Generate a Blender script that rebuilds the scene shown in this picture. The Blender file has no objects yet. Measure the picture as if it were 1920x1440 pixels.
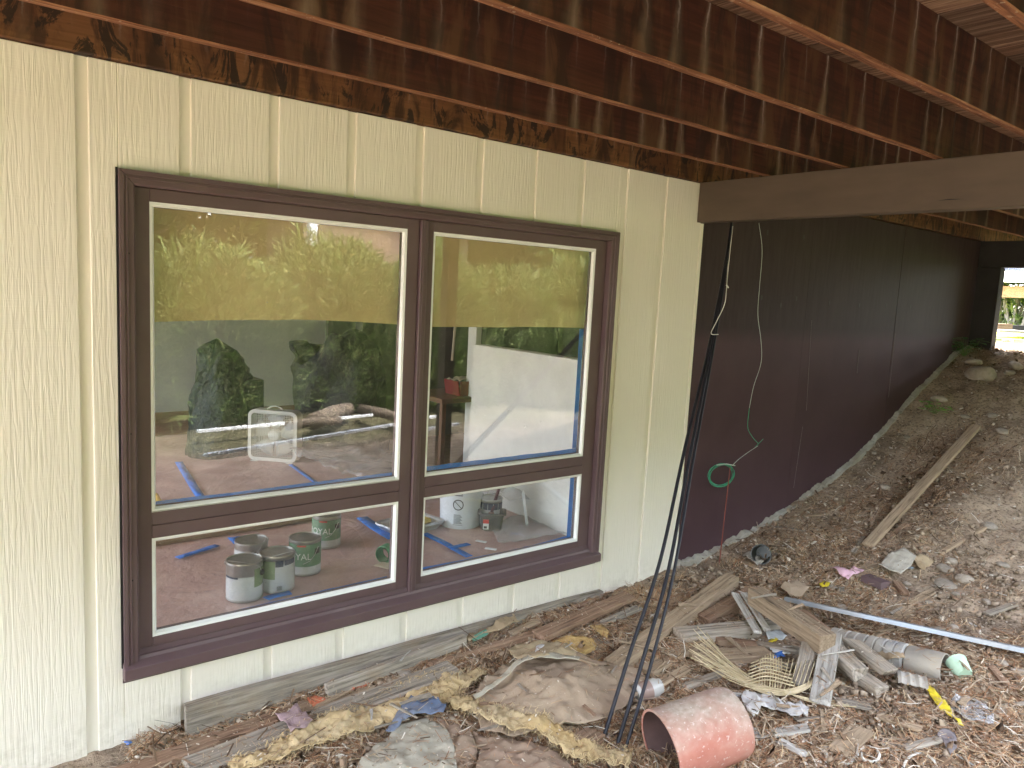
import bpy, bmesh, math, random
import numpy as np
from mathutils import Vector, Matrix, geometry

SC = bpy.context.scene
COL = SC.collection
rnd = random.Random(7)

# ------------------------------------------------------------------ camera
CZ = 1.93                       # eye height above the yard
D = 3.2                         # eye to cream wall
F = 1403.0; W0, H0 = 1920.0, 1440.0
R = np.array([[0.78589206, -0.03520233, 0.61736089],
              [-0.6162085, -0.12786595, 0.77713408],
              [0.05158251, -0.99116653, -0.12218081]])
cam_d = bpy.data.cameras.new('camera')
cam = bpy.data.objects.new('camera', cam_d); COL.objects.link(cam)
cam_d.sensor_width = 36; cam_d.lens = F / W0 * 36
cam_d.clip_start = 0.05; cam_d.clip_end = 600
mw = Matrix.Identity(4)
for i in range(3):
    mw[i][0] = R[i][0]; mw[i][1] = -R[i][1]; mw[i][2] = -R[i][2]
mw[2][3] = CZ
cam.matrix_world = mw
SC.camera = cam

# ------------------------------------------------------------------ light
SUN_EL, SUN_AZ = 58, -62        # soft high sun from behind the house
world = bpy.data.worlds.new('World'); SC.world = world; world.use_nodes = True
nt = world.node_tree; nt.nodes.clear()
sky = nt.nodes.new('ShaderNodeTexSky'); sky.sky_type = 'NISHITA'; sky.sun_disc = False
sky.sun_elevation = math.radians(SUN_EL); sky.sun_rotation = math.radians(20)
sky.dust_density = 4.0; sky.ozone_density = 0.6
hs = nt.nodes.new('ShaderNodeHueSaturation'); hs.inputs['Saturation'].default_value = 0.42
hs.inputs['Value'].default_value = 1.0
bg = nt.nodes.new('ShaderNodeBackground'); bg.inputs['Strength'].default_value = 0.15
wo = nt.nodes.new('ShaderNodeOutputWorld')
nt.links.new(sky.outputs[0], hs.inputs['Color']); nt.links.new(hs.outputs[0], bg.inputs[0]); nt.links.new(bg.outputs[0], wo.inputs[0])
sl = bpy.data.lights.new('sun', 'SUN'); sl.energy = 1.25; sl.angle = math.radians(10); sl.color = (1, .97, .93)
so = bpy.data.objects.new('sun', sl); COL.objects.link(so)
sdir = Vector((math.sin(math.radians(20)) * math.cos(math.radians(SUN_EL)), math.cos(math.radians(20)) * math.cos(math.radians(SUN_EL)), math.sin(math.radians(SUN_EL))))
so.rotation_euler = sdir.to_track_quat('Z', 'Y').to_euler()
vs = SC.view_settings
vs.view_transform = 'Standard'; vs.look = 'None'; vs.gamma = 1; vs.use_curve_mapping = False
vs.exposure = 4.68
SC.render.engine = 'CYCLES'
cy = SC.cycles
cy.use_denoising = True; cy.max_bounces = 10; cy.diffuse_bounces = 6; cy.glossy_bounces = 4
cy.transparent_max_bounces = 16; cy.transmission_bounces = 6
cy.sample_clamp_indirect = 8; cy.use_adaptive_sampling = True; cy.adaptive_threshold = 0.01

# ------------------------------------------------------------------ pixel helpers (photo pixels -> points of the place)
def ray(px, py):
    return R @ np.array([px - 960.0, py - 720.0, F])
def PY(p, y):
    r = ray(*p); t = y / r[1]; return Vector((r[0] * t, y, r[2] * t + CZ))
def PX(p, x):
    r = ray(*p); t = x / r[0]; return Vector((x, r[1] * t, r[2] * t + CZ))
def PZ(p, z):
    r = ray(*p); t = (z - CZ) / r[2]; return Vector((r[0] * t, r[1] * t, z))

# ------------------------------------------------------------------ value noise
def _h(ix, iy, s):
    n = (ix * 374761393 + iy * 668265263 + s * 974634777) & 0xffffffff
    n = ((n ^ (n >> 13)) * 1274126177) & 0xffffffff
    return ((n ^ (n >> 16)) & 0xffff) / 65535.0
def vn(x, y, s=0):
    x = np.asarray(x, float); y = np.asarray(y, float)
    ix = np.floor(x).astype(np.int64); iy = np.floor(y).astype(np.int64)
    fx = x - ix; fy = y - iy; fx = fx * fx * (3 - 2 * fx); fy = fy * fy * (3 - 2 * fy)
    a = _h(ix, iy, s); b = _h(ix + 1, iy, s); c = _h(ix, iy + 1, s); d = _h(ix + 1, iy + 1, s)
    return (a + (b - a) * fx) * (1 - fy) + (c + (d - c) * fx) * fy - .5
def fbm(x, y, s=0, o=4):
    v = 0; a = 1.0; f = 1.0
    for k in range(o):
        v = v + a * vn(np.asarray(x) * f, np.asarray(y) * f, s + k * 17); a *= .5; f *= 2.03
    return v

GX = np.array([-90, -5, .8, 3.6, 4.4, 5.04, 5.63, 6.45, 7.34, 8.41, 9.2, 12, 30, 90])
GZ = np.array([-.1, 0, 0, .05, .10, .20, .34, .59, 1.06, 1.57, 1.64, 1.62, 1.6, 1.6])
_xs = np.linspace(-90, 90, 9001); _zs = np.interp(_xs, GX, GZ)
_k = np.exp(-np.linspace(-2, 2, 41) ** 2); _k /= _k.sum(); _zs = np.convolve(np.pad(_zs, 20, mode='edge'), _k, 'valid')
def base(x, y):
    z = np.interp(x, _xs, _zs)
    s = np.clip((np.asarray(y, float) + 1.1) / 1.3, 0, 1); s = s * s * (3 - 2 * s)
    far = np.clip((np.asarray(x, float) - 9.5) / 3, 0, 1)
    s = np.maximum(s, far)
    return z * (0.05 + 0.95 * s)
def ground(x, y):
    x = np.asarray(x, float); y = np.asarray(y, float)
    b = base(x, y)
    near = np.exp(-np.maximum(0, np.abs(x - 4.5) - 5) / 3)
    z = b + .10 * fbm(x * .9, y * .9, 3, 3) * near * np.clip((3.2 - y) / 1.0, .12, 1)
    z = z + .045 * fbm(x * 4, y * 4, 9, 4) * near + .016 * np.maximum(0, fbm(x * 13, y * 13, 15, 3) + .1) * near + .010 * fbm(x * 24, y * 24, 21, 2) * near
    z = z - .14 * np.exp(-((x - 6.0) / .9) ** 2 - ((y - 1.3) / .7) ** 2) * near
    return z
def g1(x, y): return float(ground(x, y))
def G(px, py, dz=0.0):
    r = ray(px, py); t0 = .3; n = 420; t1 = 16.0
    ts = np.linspace(t0, t1, n) / F
    P = r[None, :] * ts[:, None] * 1.0
    P = r[None, :] * (np.linspace(t0, t1, n) / np.linalg.norm(r))[:, None]
    h = P[:, 2] + CZ - ground(P[:, 0], P[:, 1]) - dz
    k = np.argmax(h < 0)
    if h[k] >= 0: k = n - 1
    a, b = P[max(k - 1, 0)], P[k]; ha, hb = h[max(k - 1, 0)], h[k]
    f = 0 if ha == hb else ha / (ha - hb)
    p = a + (b - a) * f
    return Vector((p[0], p[1], p[2] + CZ))

# ------------------------------------------------------------------ materials
def lin(c): return tuple(c) + (1,) if len(c) == 3 else tuple(c)
class NT:
    def __init__(s, name):
        s.m = bpy.data.materials.new(name); s.m.use_nodes = True; s.t = s.m.node_tree; s.t.nodes.clear()
        s.out = s.n('ShaderNodeOutputMaterial')
    def n(s, t, **k):
        o = s.t.nodes.new(t)
        for a, b in k.items(): setattr(o, a, b)
        return o
    def l(s, a, b): s.t.links.new(a, b)
    def math(s, op, a, b=None, c=None, clamp=False):
        o = s.n('ShaderNodeMath', operation=op); o.use_clamp = clamp
        for i, v in enumerate((a, b, c)):
            if v is None: continue
            if isinstance(v, (int, float)): o.inputs[i].default_value = v
            else: s.l(v, o.inputs[i])
        return o.outputs[0]
    def mix(s, f, a, b, mode='MIX'):
        o = s.n('ShaderNodeMix', data_type='RGBA', blend_type=mode)
        for i, v in ((0, f), (6, a), (7, b)):
            if isinstance(v, (int, float)): o.inputs[i].default_value = v
            elif isinstance(v, (tuple, list)): o.inputs[i].default_value = lin(v)
            else: s.l(v, o.inputs[i])
        return o.outputs[2]
    def ramp(s, f, stops, interp='LINEAR'):
        o = s.n('ShaderNodeValToRGB'); e = o.color_ramp.elements; o.color_ramp.interpolation = interp
        while len(e) < len(stops): e.new(.5)
        for k, (p, c) in enumerate(stops):
            e[k].position = p; e[k].color = lin(c) if not isinstance(c, (int, float)) else (c, c, c, 1)
        s.l(f, o.inputs[0]); return o.outputs[0]
    def coords(s, scale=(1, 1, 1), kind='Object', off=None, rand=False):
        tc = s.n('ShaderNodeTexCoord'); mp = s.n('ShaderNodeMapping'); mp.inputs['Scale'].default_value = scale
        if off: mp.inputs['Location'].default_value = off
        s.l(tc.outputs[kind], mp.inputs[0])
        if rand:
            oi = s.n('ShaderNodeObjectInfo'); cm = s.n('ShaderNodeCombineXYZ')
            v = s.math('MULTIPLY', oi.outputs['Random'], 37.0)
            for k in range(3): s.l(v, cm.inputs[k])
            ad = s.n('ShaderNodeVectorMath', operation='ADD'); s.l(mp.outputs[0], ad.inputs[0]); s.l(cm.outputs[0], ad.inputs[1])
            return ad.outputs[0]
        return mp.outputs[0]
    def noise(s, v, scale, detail=5, rough=.55, dist=0.0):
        o = s.n('ShaderNodeTexNoise'); o.inputs['Scale'].default_value = scale; o.inputs['Detail'].default_value = detail
        o.inputs['Roughness'].default_value = rough; o.inputs['Distortion'].default_value = dist
        s.l(v, o.inputs['Vector']); return o.outputs[0]
    def bump(s, h, st, dist=.01, nrm=None):
        o = s.n('ShaderNodeBump'); o.inputs['Strength'].default_value = st; o.inputs['Distance'].default_value = dist
        s.l(h, o.inputs['Height'])
        if nrm is not None: s.l(nrm, o.inputs['Normal'])
        return o.outputs[0]
    def bsdf(s, col, rough=.6, nrm=None, metal=0, spec=.5, **k):
        o = s.n('ShaderNodeBsdfPrincipled')
        for nm, v in (('Base Color', col), ('Roughness', rough), ('Metallic', metal), ('Specular IOR Level', spec)):
            if isinstance(v, (int, float)): o.inputs[nm].default_value = v
            elif isinstance(v, (tuple, list)): o.inputs[nm].default_value = lin(v)
            else: s.l(v, o.inputs[nm])
        for nm, v in k.items(): o.inputs[nm.replace('_', ' ')].default_value = v
        if nrm is not None: s.l(nrm, o.inputs['Normal'])
        s.l(o.outputs[0], s.out.inputs[0]); return o

def generic(name, c1, c2, c3=None, scale=8, stretch=(1, 1, 1), rough=.8, bump=.3, bd=.01, metal=0, spec=.4, detail=6, dirt=None, dirt_amt=.4, rand=.25, fine=40):
    s = NT(name); v = s.coords(stretch, rand=True)
    n = s.noise(v, scale, detail)
    stops = [(.3, c1), (.7, c2)] if c3 is None else [(.25, c1), (.5, c2), (.75, c3)]
    col = s.ramp(n, stops)
    if dirt is not None:
        v2 = s.coords((1, 1, 1), rand=True); d = s.noise(v2, 3.5, 7, .65)
        f = s.ramp(d, [(.5 - dirt_amt * .3, 0.0), (.62, dirt_amt)])
        col = s.mix(f, col, dirt)
    if rand:
        oi = s.n('ShaderNodeObjectInfo'); h = s.n('ShaderNodeHueSaturation')
        s.l(s.math('MULTIPLY_ADD', oi.outputs['Random'], rand * 2, 1 - rand), h.inputs['Value']); s.l(col, h.inputs['Color']); col = h.outputs[0]
    nf = s.noise(v, fine, 4)
    b = s.bump(s.math('ADD', n, s.math('MULTIPLY', nf, .5)), bump, bd)
    s.bsdf(col, rough, b, metal, spec); return s.m

MAT = {}
# weathered / brown timber, grain along local X
def timber(name, a, b, c, dark=(.05, .035, .025), dirt=(.30, .22, .15), dirt_amt=.5, bump=.5, rough=.85, rnd_=.35):
    s = NT(name); v = s.coords((1.2, 22, 22), rand=True)
    n = s.noise(v, 3, 7, .65, .3)
    col = s.ramp(n, [(.28, dark), (.40, a), (.55, b), (.75, c)])
    v3 = s.coords((1, 1, 1), rand=True)
    d = s.noise(v3, 5, 6, .65); col = s.mix(s.ramp(d, [(.48, 0.0), (.66, dirt_amt)]), col, dirt)
    sp = s.noise(v3, 60, 3, .6); col = s.mix(s.ramp(sp, [(.62, 0.0), (.72, .55)]), col, (.42, .34, .25))
    oi = s.n('ShaderNodeObjectInfo'); h = s.n('ShaderNodeHueSaturation')
    s.l(s.math('MULTIPLY_ADD', oi.outputs['Random'], rnd_, 1 - rnd_ * .5), h.inputs['Value']); s.l(col, h.inputs['Color'])
    s.bsdf(h.outputs[0], rough, s.bump(n, bump, .006), spec=.2); return s.m
MAT['grey_wood'] = timber('grey_wood', (.20, .17, .14), (.34, .29, .24), (.46, .41, .35))
MAT['pale_wood'] = timber('pale_wood', (.34, .31, .28), (.50, .47, .43), (.62, .59, .55), dirt_amt=.3)
MAT['brown_wood'] = timber('brown_wood', (.17, .10, .065), (.29, .18, .12), (.38, .26, .18))
MAT['tan_wood'] = timber('tan_wood', (.25, .18, .12), (.38, .28, .19), (.48, .37, .26))
MAT['dirt'] = None

def mk_ground():
    s = NT('dirt_ground'); v = s.coords((1, 1, 1))
    n1 = s.noise(v, .9, 6, .6); n2 = s.noise(v, 6, 8, .65); n3 = s.noise(v, 45, 5, .65); n4 = s.noise(v, 160, 3, .6)
    col = s.ramp(n2, [(.25, (.22, .155, .11)), (.45, (.37, .275, .195)), (.62, (.48, .37, .275)), (.8, (.57, .46, .355))])
    col = s.mix(s.ramp(n1, [(.42, 0.0), (.62, .55)]), col, (.43, .335, .25))
    col = s.mix(s.ramp(s.noise(v, 2.6, 7, .7), [(.40, .65), (.52, 0.0)]), col, (.14, .10, .075))
    col = s.mix(s.ramp(n3, [(.35, .75), (.5, 0.0)]), col, (.085, .058, .04))
    col = s.mix(s.ramp(n3, [(.60, 0.0), (.72, .6)]), col, (.42, .34, .25))
    col = s.mix(s.ramp(n4, [(.62, 0.0), (.7, .5)]), col, (.48, .40, .30))
    yx = s.n('ShaderNodeSeparateXYZ'); s.l(v, yx.inputs[0])
    col = s.mix(s.math('MULTIPLY_ADD', yx.outputs[1], -1.2, -1.6, True), col, s.ramp(n2, [(.35, (.06, .055, .03)), (.6, (.13, .115, .065)), (.75, (.20, .17, .11))]))
    # green / grassy earth outside the deck, far from the slope
    sx = s.n('ShaderNodeSeparateXYZ'); s.l(v, sx.inputs[0])
    fg = s.math('MAXIMUM', s.math('MULTIPLY_ADD', sx.outputs[0], .9, -7.9, True), s.math('MULTIPLY_ADD', sx.outputs[1], -.8, -5.2, True))
    gc = s.ramp(n2, [(.35, (.035, .05, .014)), (.6, (.085, .10, .03)), (.75, (.15, .14, .04))])
    col = s.mix(fg, col, gc)
    h = s.math('ADD', n2, s.math('ADD', s.math('MULTIPLY', n3, .8), s.math('MULTIPLY', n4, .25)))
    s.bsdf(col, .95, s.bump(h, .9, .02), spec=.1); return s.m
MAT['ground'] = mk_ground()

def mk_siding():
    s = NT('cream_siding_paint'); v = s.coords((1, 1, 1), rand=True)
    mp = s.n('ShaderNodeMapping'); mp.inputs['Scale'].default_value = (75, 75, 4.5); s.l(v, mp.inputs[0])
    n = s.noise(mp.outputs[0], 1, 3, .5, .9)
    mp2 = s.n('ShaderNodeMapping'); mp2.inputs['Scale'].default_value = (6, 6, 1.1); s.l(v, mp2.inputs[0])
    wv = s.n('ShaderNodeTexWave'); wv.wave_type = 'BANDS'; wv.bands_direction = 'X'
    wv.inputs['Scale'].default_value = 2.6; wv.inputs['Distortion'].default_value = 7; wv.inputs['Detail'].default_value = 3; wv.inputs['Detail Scale'].default_value = 1.2
    s.l(mp2.outputs[0], wv.inputs['Vector'])
    h = s.math('ADD', s.ramp(n, [(.40, 0.0), (.56, 1.0)]), s.math('MULTIPLY', wv.outputs[1], .55))
    hr = s.ramp(s.noise(s.coords((3, 3, 120), rand=True), 1, 3), [(.4, 0.0), (.7, 1.0)])
    h = s.math('ADD', h, s.math('MULTIPLY', hr, .22))
    big = s.noise(v, 1.7, 4)
    col = s.mix(s.ramp(big, [(.35, 0.0), (.7, 1.0)]), (.81, .745, .66), (.84, .785, .70))
    tc = s.n('ShaderNodeTexCoord'); gp = s.n('ShaderNodeNewGeometry'); sx = s.n('ShaderNodeSeparateXYZ'); s.l(gp.outputs['Position'], sx.inputs[0])
    splash = s.math('MULTIPLY', s.math('MULTIPLY_ADD', sx.outputs[2], -3.6, .8, True), s.ramp(s.noise(v, 22, 6, .65), [(.42, 0.0), (.72, .65)]))
    col = s.mix(splash, col, (.42, .36, .27))
    s.bsdf(col, .62, s.bump(h, .33, .0022), spec=.25); return s.m
MAT['siding'] = mk_siding()
MAT['siding_groove'] = generic('cream_groove_paint', (.81, .745, .66), (.84, .785, .70), scale=3, bump=.1, bd=.002, rand=0, rough=.6)
MAT['trim'] = generic('brown_window_paint', (.112, .068, .074), (.136, .086, .092), scale=4, stretch=(1, 1, 1), bump=.12, bd=.002, rand=.04, rough=.46, fine=70, dirt=(.16, .125, .12), dirt_amt=.2)
MAT['white_bead'] = generic('white_bead_paint', (.80, .80, .80), (.86, .86, .86), scale=10, bump=.1, bd=.002, rand=.03, rough=.45)
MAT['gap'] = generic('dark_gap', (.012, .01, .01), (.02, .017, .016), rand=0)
MAT['concrete'] = generic('concrete', (.27, .25, .22), (.40, .38, .34), (.48, .46, .42), scale=9, bump=.8, bd=.012, rand=.05, dirt=(.25, .19, .13), dirt_amt=.5)

def mk_ply():
    s = NT('brown_painted_plywood'); v = s.coords((1, 1, 1), rand=True)
    gp = s.n('ShaderNodeNewGeometry'); sx = s.n('ShaderNodeSeparateXYZ'); s.l(gp.outputs['Position'], sx.inputs[0])
    n = s.noise(v, 1.6, 6, .6); n2 = s.noise(s.coords((14, 14, 1.5), rand=True), 2.2, 6, .65)
    col = s.mix(s.ramp(n, [(.35, 0.0), (.65, 1.0)]), (.074, .041, .049), (.088, .050, .059))
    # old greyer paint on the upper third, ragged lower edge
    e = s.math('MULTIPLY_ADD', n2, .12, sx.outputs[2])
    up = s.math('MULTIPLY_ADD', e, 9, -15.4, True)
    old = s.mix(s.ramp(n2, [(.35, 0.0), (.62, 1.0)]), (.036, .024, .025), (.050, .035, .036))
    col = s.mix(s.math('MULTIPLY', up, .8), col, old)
    s.bsdf(col, .55, s.bump(s.math('ADD', n2, s.noise(v, 60, 3)), .12, .003), spec=.12); return s.m
MAT['ply'] = mk_ply()
MAT['scratch'] = generic('pale_seam_scratch', (.17, .14, .145), (.25, .22, .22), rand=0)
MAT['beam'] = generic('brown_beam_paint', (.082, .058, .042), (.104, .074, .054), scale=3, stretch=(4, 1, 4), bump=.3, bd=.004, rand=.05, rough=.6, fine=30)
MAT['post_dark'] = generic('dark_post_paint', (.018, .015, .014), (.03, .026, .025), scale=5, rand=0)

def mk_joist(name, base_a, base_b, streak, blotch, cell=.152, samt=.85, black=.0):
    s = NT(name); v = s.coords((1, 1, 1))
    oi = s.n('ShaderNodeObjectInfo')
    sx = s.n('ShaderNodeSeparateXYZ'); s.l(v, sx.inputs[0])
    vg = s.coords((1.0, 18, 24), rand=True); g = s.noise(vg, 2.2, 8, .6, .4)
    col = s.ramp(g, [(.3, base_a), (.7, base_b)])
    vb = s.coords((5.5, 2, 1.4), rand=True); bl = s.noise(vb, 1, 6, .6, .8)
    col = s.mix(s.ramp(bl, [(.50, 0.0), (.60, .85)]), col, blotch)
    bl2 = s.noise(s.coords((9, 3, 2.0), rand=True), 1, 5, .6, 1.2)
    col = s.mix(s.ramp(bl2, [(.40, .75), (.50, 0.0)]), col, (.022, .010, .007))
    # drip streak under each gap between the deck boards
    wob = s.math('MULTIPLY', s.math('SUBTRACT', s.noise(s.coords((6, 1, 5), rand=True), 2, 5, .6), .5), .05)
    xx = s.math('ADD', s.math('ADD', sx.outputs[0], wob), s.math('MULTIPLY', oi.outputs['Random'], 0))
    u = s.math('DIVIDE', xx, cell)
    fr = s.math('ABSOLUTE', s.math('SUBTRACT', s.math('FRACT', u), .5))
    ce = s.math('FLOOR', u); wn = s.n('ShaderNodeTexWhiteNoise', noise_dimensions='2D')
    cm = s.n('ShaderNodeCombineXYZ'); s.l(ce, cm.inputs[0]); s.l(s.math('MULTIPLY', oi.outputs['Random'], 91.0), cm.inputs[1]); s.l(cm.outputs[0], wn.inputs['Vector'])
    wid = s.math('MULTIPLY_ADD', sx.outputs[2], -.9, .32)      # local z: 0 bottom..0.235 top, wider lower down
    core = s.math('POWER', s.math('SUBTRACT', 1.0, s.math('DIVIDE', fr, wid), None, True), 1.3)
    amp = s.math('POWER', wn.outputs[0], 2.2)
    dr = s.math('MULTIPLY', s.math('MULTIPLY', core, amp), s.ramp(s.noise(s.coords((25, 5, 3), rand=True), 1, 5), [(.3, .35), (.65, 1.0)]))
    col = s.mix(s.math('MULTIPLY', dr, samt, None, True), col, streak)
    thin = s.math('SUBTRACT', 1.0, s.math('DIVIDE', fr, .035), None, True)
    tf = s.math('MULTIPLY', s.math('MULTIPLY', thin, wn.outputs[0]), s.math('MULTIPLY_ADD', sx.outputs[2], 5.0, -.35, True))
    col = s.mix(s.math('MULTIPLY', tf, .8), col, (.42, .38, .34))
    if black:
        vk = s.coords((9, 3, 3.5), rand=True); k = s.noise(vk, 1, 7, .7, 1.6)
        col = s.mix(s.ramp(k, [(.54, 0.0), (.58, black)]), col, (.018, .011, .008))
    s.bsdf(col, .7, s.bump(g, .4, .004), spec=.3); return s.m
MAT['joist'] = mk_joist('stained_joist', (.032, .010, .006), (.076, .023, .012), (.24, .175, .12), (.085, .038, .018))
MAT['joist_edge'] = timber('joist_edge', (.10, .038, .02), (.22, .095, .048), (.38, .21, .115), dark=(.09, .035, .018), dirt=(.12, .05, .025), dirt_amt=.55, rnd_=.2)  # cleaner underside wood, its colour lightened for light bouncing up from the ground
MAT['ledger'] = mk_joist('stained_ledger', (.11, .045, .017), (.19, .085, .034), (.24, .135, .065), (.085, .033, .014), samt=.5, black=.9)
def mk_deck():
    s = NT('deck_board_underside'); v = s.coords((30, 1.2, 30), rand=True); n = s.noise(v, 2, 8, .7, .4)
    col = s.ramp(n, [(.3, (.035, .017, .011)), (.47, (.12, .062, .036)), (.62, (.25, .16, .105)), (.78, (.40, .33, .26))])
    oi = s.n('ShaderNodeObjectInfo'); h = s.n('ShaderNodeHueSaturation'); s.l(s.math('MULTIPLY_ADD', oi.outputs['Random'], .9, .5), h.inputs['Value']); s.l(col, h.inputs['Color'])
    s.bsdf(h.outputs[0], .8, s.bump(n, .5, .005), spec=.2); return s.m
MAT['deck'] = mk_deck()

def mk_glass():
    s = NT('window_glass')
    g = s.n('ShaderNodeNewGeometry'); d = s.n('ShaderNodeVectorMath', operation='DOT_PRODUCT'); s.l(g.outputs['Normal'], d.inputs[0]); s.l(g.outputs['Incoming'], d.inputs[1])
    a = s.math('SUBTRACT', 1.0, s.math('ABSOLUTE', d.outputs['Value']))
    f = s.math('MULTIPLY_ADD', s.math('POWER', a, 5.0), .9, .05)
    v = s.coords((1, 1, 1), rand=True)
    gl = s.n('ShaderNodeBsdfGlossy'); gl.inputs['Roughness'].default_value = 0.0; gl.inputs['Color'].default_value = (1, 1, 1, 1)
    s.l(s.bump(s.noise(v, 1.1, 1), .04, .006), gl.inputs['Normal'])
    tr = s.n('ShaderNodeBsdfTransparent'); tr.inputs['Color'].default_value = (.975, .985, .98, 1)
    m = s.n('ShaderNodeMixShader'); s.l(f, m.inputs[0]); s.l(tr.outputs[0], m.inputs[1]); s.l(gl.outputs[0], m.inputs[2])
    df = s.n('ShaderNodeBsdfDiffuse'); df.inputs['Color'].default_value = (.75, .74, .70, 1)
    v4 = s.coords((1, 1, .5), rand=True)
    du = s.math('ADD', s.math('MULTIPLY', s.ramp(s.noise(v4, 3.5, 6, .6), [(.35, 0.0), (.8, 1.0)]), .03), .012)
    spk = s.math('MULTIPLY', s.ramp(s.noise(v, 90, 2, .5), [(.74, 0.0), (.78, 1.0)]), .35)
    m2 = s.n('ShaderNodeMixShader'); s.l(s.math('ADD', du, spk), m2.inputs[0]); s.l(m.outputs[0], m2.inputs[1]); s.l(df.outputs[0], m2.inputs[2])
    s.l(m2.outputs[0], s.out.inputs[0]); return s.m
MAT['glass'] = mk_glass()

def simple(name, c, rough=.6, metal=0, spec=.5, var=.15, bump=.1, **k):
    return generic(name, tuple(x * (1 - var) for x in c), tuple(min(1, x * (1 + var)) for x in c), scale=7, rough=rough, metal=metal, spec=spec, bump=bump, bd=.003, rand=0, **k)

# ------------------------------------------------------------------ object helpers
def tag(o, label=None, cat=None, group=None, kind=None):
    if label: o['label'] = label
    if cat: o['category'] = cat
    if group: o['group'] = group
    if kind: o['kind'] = kind
    return o
def empty(name, loc, label=None, cat=None, group=None, rz=0):
    o = bpy.data.objects.new(name, None); COL.objects.link(o); o.location = loc; o.rotation_euler = (0, 0, rz)
    o.empty_display_size = .1
    return tag(o, label, cat, group)
def link(name, me, mats, parent=None, loc=None):
    o = bpy.data.objects.new(name, me); COL.objects.link(o)
    if mats is not None and not me.materials:
        for m in (mats if isinstance(mats, (list, tuple)) else [mats]): me.materials.append(MAT[m] if isinstance(m, str) else m)
    if parent is not None: o.parent = parent
    if loc is not None: o.location = loc
    return o
class B:
    """collects shapes into one mesh"""
    def __init__(s): s.v = []; s.f = []; s.mi = []
    def add(s, vs, fs, mi=0):
        b = len(s.v); s.v += [tuple(x) for x in vs]; s.f += [tuple(i + b for i in f) for f in fs]; s.mi += [mi] * len(fs); return s
    def box(s, x0, x1, y0, y1, z0, z1, mi=0):
        return s.add([(x0, y0, z0), (x1, y0, z0), (x1, y1, z0), (x0, y1, z0), (x0, y0, z1), (x1, y0, z1), (x1, y1, z1), (x0, y1, z1)],
                     [(0, 3, 2, 1), (4, 5, 6, 7), (0, 1, 5, 4), (1, 2, 6, 5), (2, 3, 7, 6), (3, 0, 4, 7)], mi)
    def prism(s, pts, y0, y1, mi=0):      # polygon in x,z extruded in y
        n = len(pts); vs = [(p[0], y0, p[1]) for p in pts] + [(p[0], y1, p[1]) for p in pts]
        fs = [tuple(range(n)), tuple(range(2 * n - 1, n - 1, -1))] + [(i, (i + 1) % n + 0, (i + 1) % n + n, i + n)[::-1] for i in range(n)]
        return s.add(vs, fs, mi)
    def prism_x(s, pts, x0, x1, mi=0):    # polygon in y,z extruded in x
        n = len(pts); vs = [(x0, p[0], p[1]) for p in pts] + [(x1, p[0], p[1]) for p in pts]
        return s.add(vs, [tuple(range(n))[::-1], tuple(range(n, 2 * n))] + [(i, (i + 1) % n, (i + 1) % n + n, i + n) for i in range(n)], mi)
    def lathe(s, prof, n=32, mi=0, c=(0, 0, 0), close=True):
        b = []
        for r, z in prof:
            for k in range(n):
                a = 2 * math.pi * k / n; b.append((c[0] + r * math.cos(a), c[1] + r * math.sin(a), c[2] + z))
        fs = []
        for j in range(len(prof) - 1):
            for k in range(n):
                fs.append((j * n + k, j * n + (k + 1) % n, (j + 1) * n + (k + 1) % n, (j + 1) * n + k))
        if close:
            fs.append(tuple(range(n))[::-1]); fs.append(tuple((len(prof) - 1) * n + k for k in range(n)))
        return s.add(b, fs, mi)
    def tube(s, pts, r, n=8, mi=0):
        pts = [Vector(p) for p in pts]; rs = r if isinstance(r, (list, tuple)) else [r] * len(pts)
        vs = []; up = Vector((0, 0, 1)); 
        for i, p in enumerate(pts):
            t = (pts[min(i + 1, len(pts) - 1)] - pts[max(i - 1, 0)]).normalized()
            if i == 0:
                a = t.orthogonal().normalized()
            else:
                a = (a - t * a.dot(t)).normalized()
            b2 = t.cross(a)
            for k in range(n):
                an = 2 * math.pi * k / n; vs.append(p + (a * math.cos(an) + b2 * math.sin(an)) * rs[i])
        fs = [(i * n + k, i * n + (k + 1) % n, (i + 1) * n + (k + 1) % n, (i + 1) * n + k) for i in range(len(pts) - 1) for k in range(n)]
        fs.append(tuple(range(n))[::-1]); fs.append(tuple((len(pts) - 1) * n + k for k in range(n)))
        return s.add(vs, fs, mi)
    def mesh(s, name, smooth=False):
        me = bpy.data.meshes.new(name); me.from_pydata(s.v, [], s.f); me.polygons.foreach_set('material_index', s.mi)
        if smooth: me.polygons.foreach_set('use_smooth', [True] * len(s.f))
        me.update(); return me
    def build(s, name, mats, parent=None, smooth=False, bevel=0, loc=None, angle=None):
        me = s.mesh(name, smooth)
        if bevel:
            bm = bmesh.new(); bm.from_mesh(me); bmesh.ops.recalc_face_normals(bm, faces=bm.faces)
            bmesh.ops.bevel(bm, geom=bm.edges[:], offset=bevel, segments=1, affect='EDGES', profile=.5, clamp_overlap=True); bm.to_mesh(me); bm.free()
        if angle is not None:
            me.polygons.foreach_set('use_smooth', [True] * len(me.polygons))
            try: me.set_sharp_from_angle(angle=math.radians(angle))
            except Exception: pass
        return link(name, me, mats, parent, loc)
def catmull(pts, n=8):
    P = [Vector(p) for p in pts]; P = [P[0] * 2 - P[1]] + P + [P[-1] * 2 - P[-2]]; out = []
    for i in range(1, len(P) - 2):
        for k in range(n):
            t = k / n; a, b, c, d = P[i - 1], P[i], P[i + 1], P[i + 2]
            out.append(.5 * ((2 * b) + (c - a) * t + (2 * a - 5 * b + 4 * c - d) * t * t + (3 * b - a - 3 * c + d) * t ** 3))
    out.append(P[-2]); return out
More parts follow.
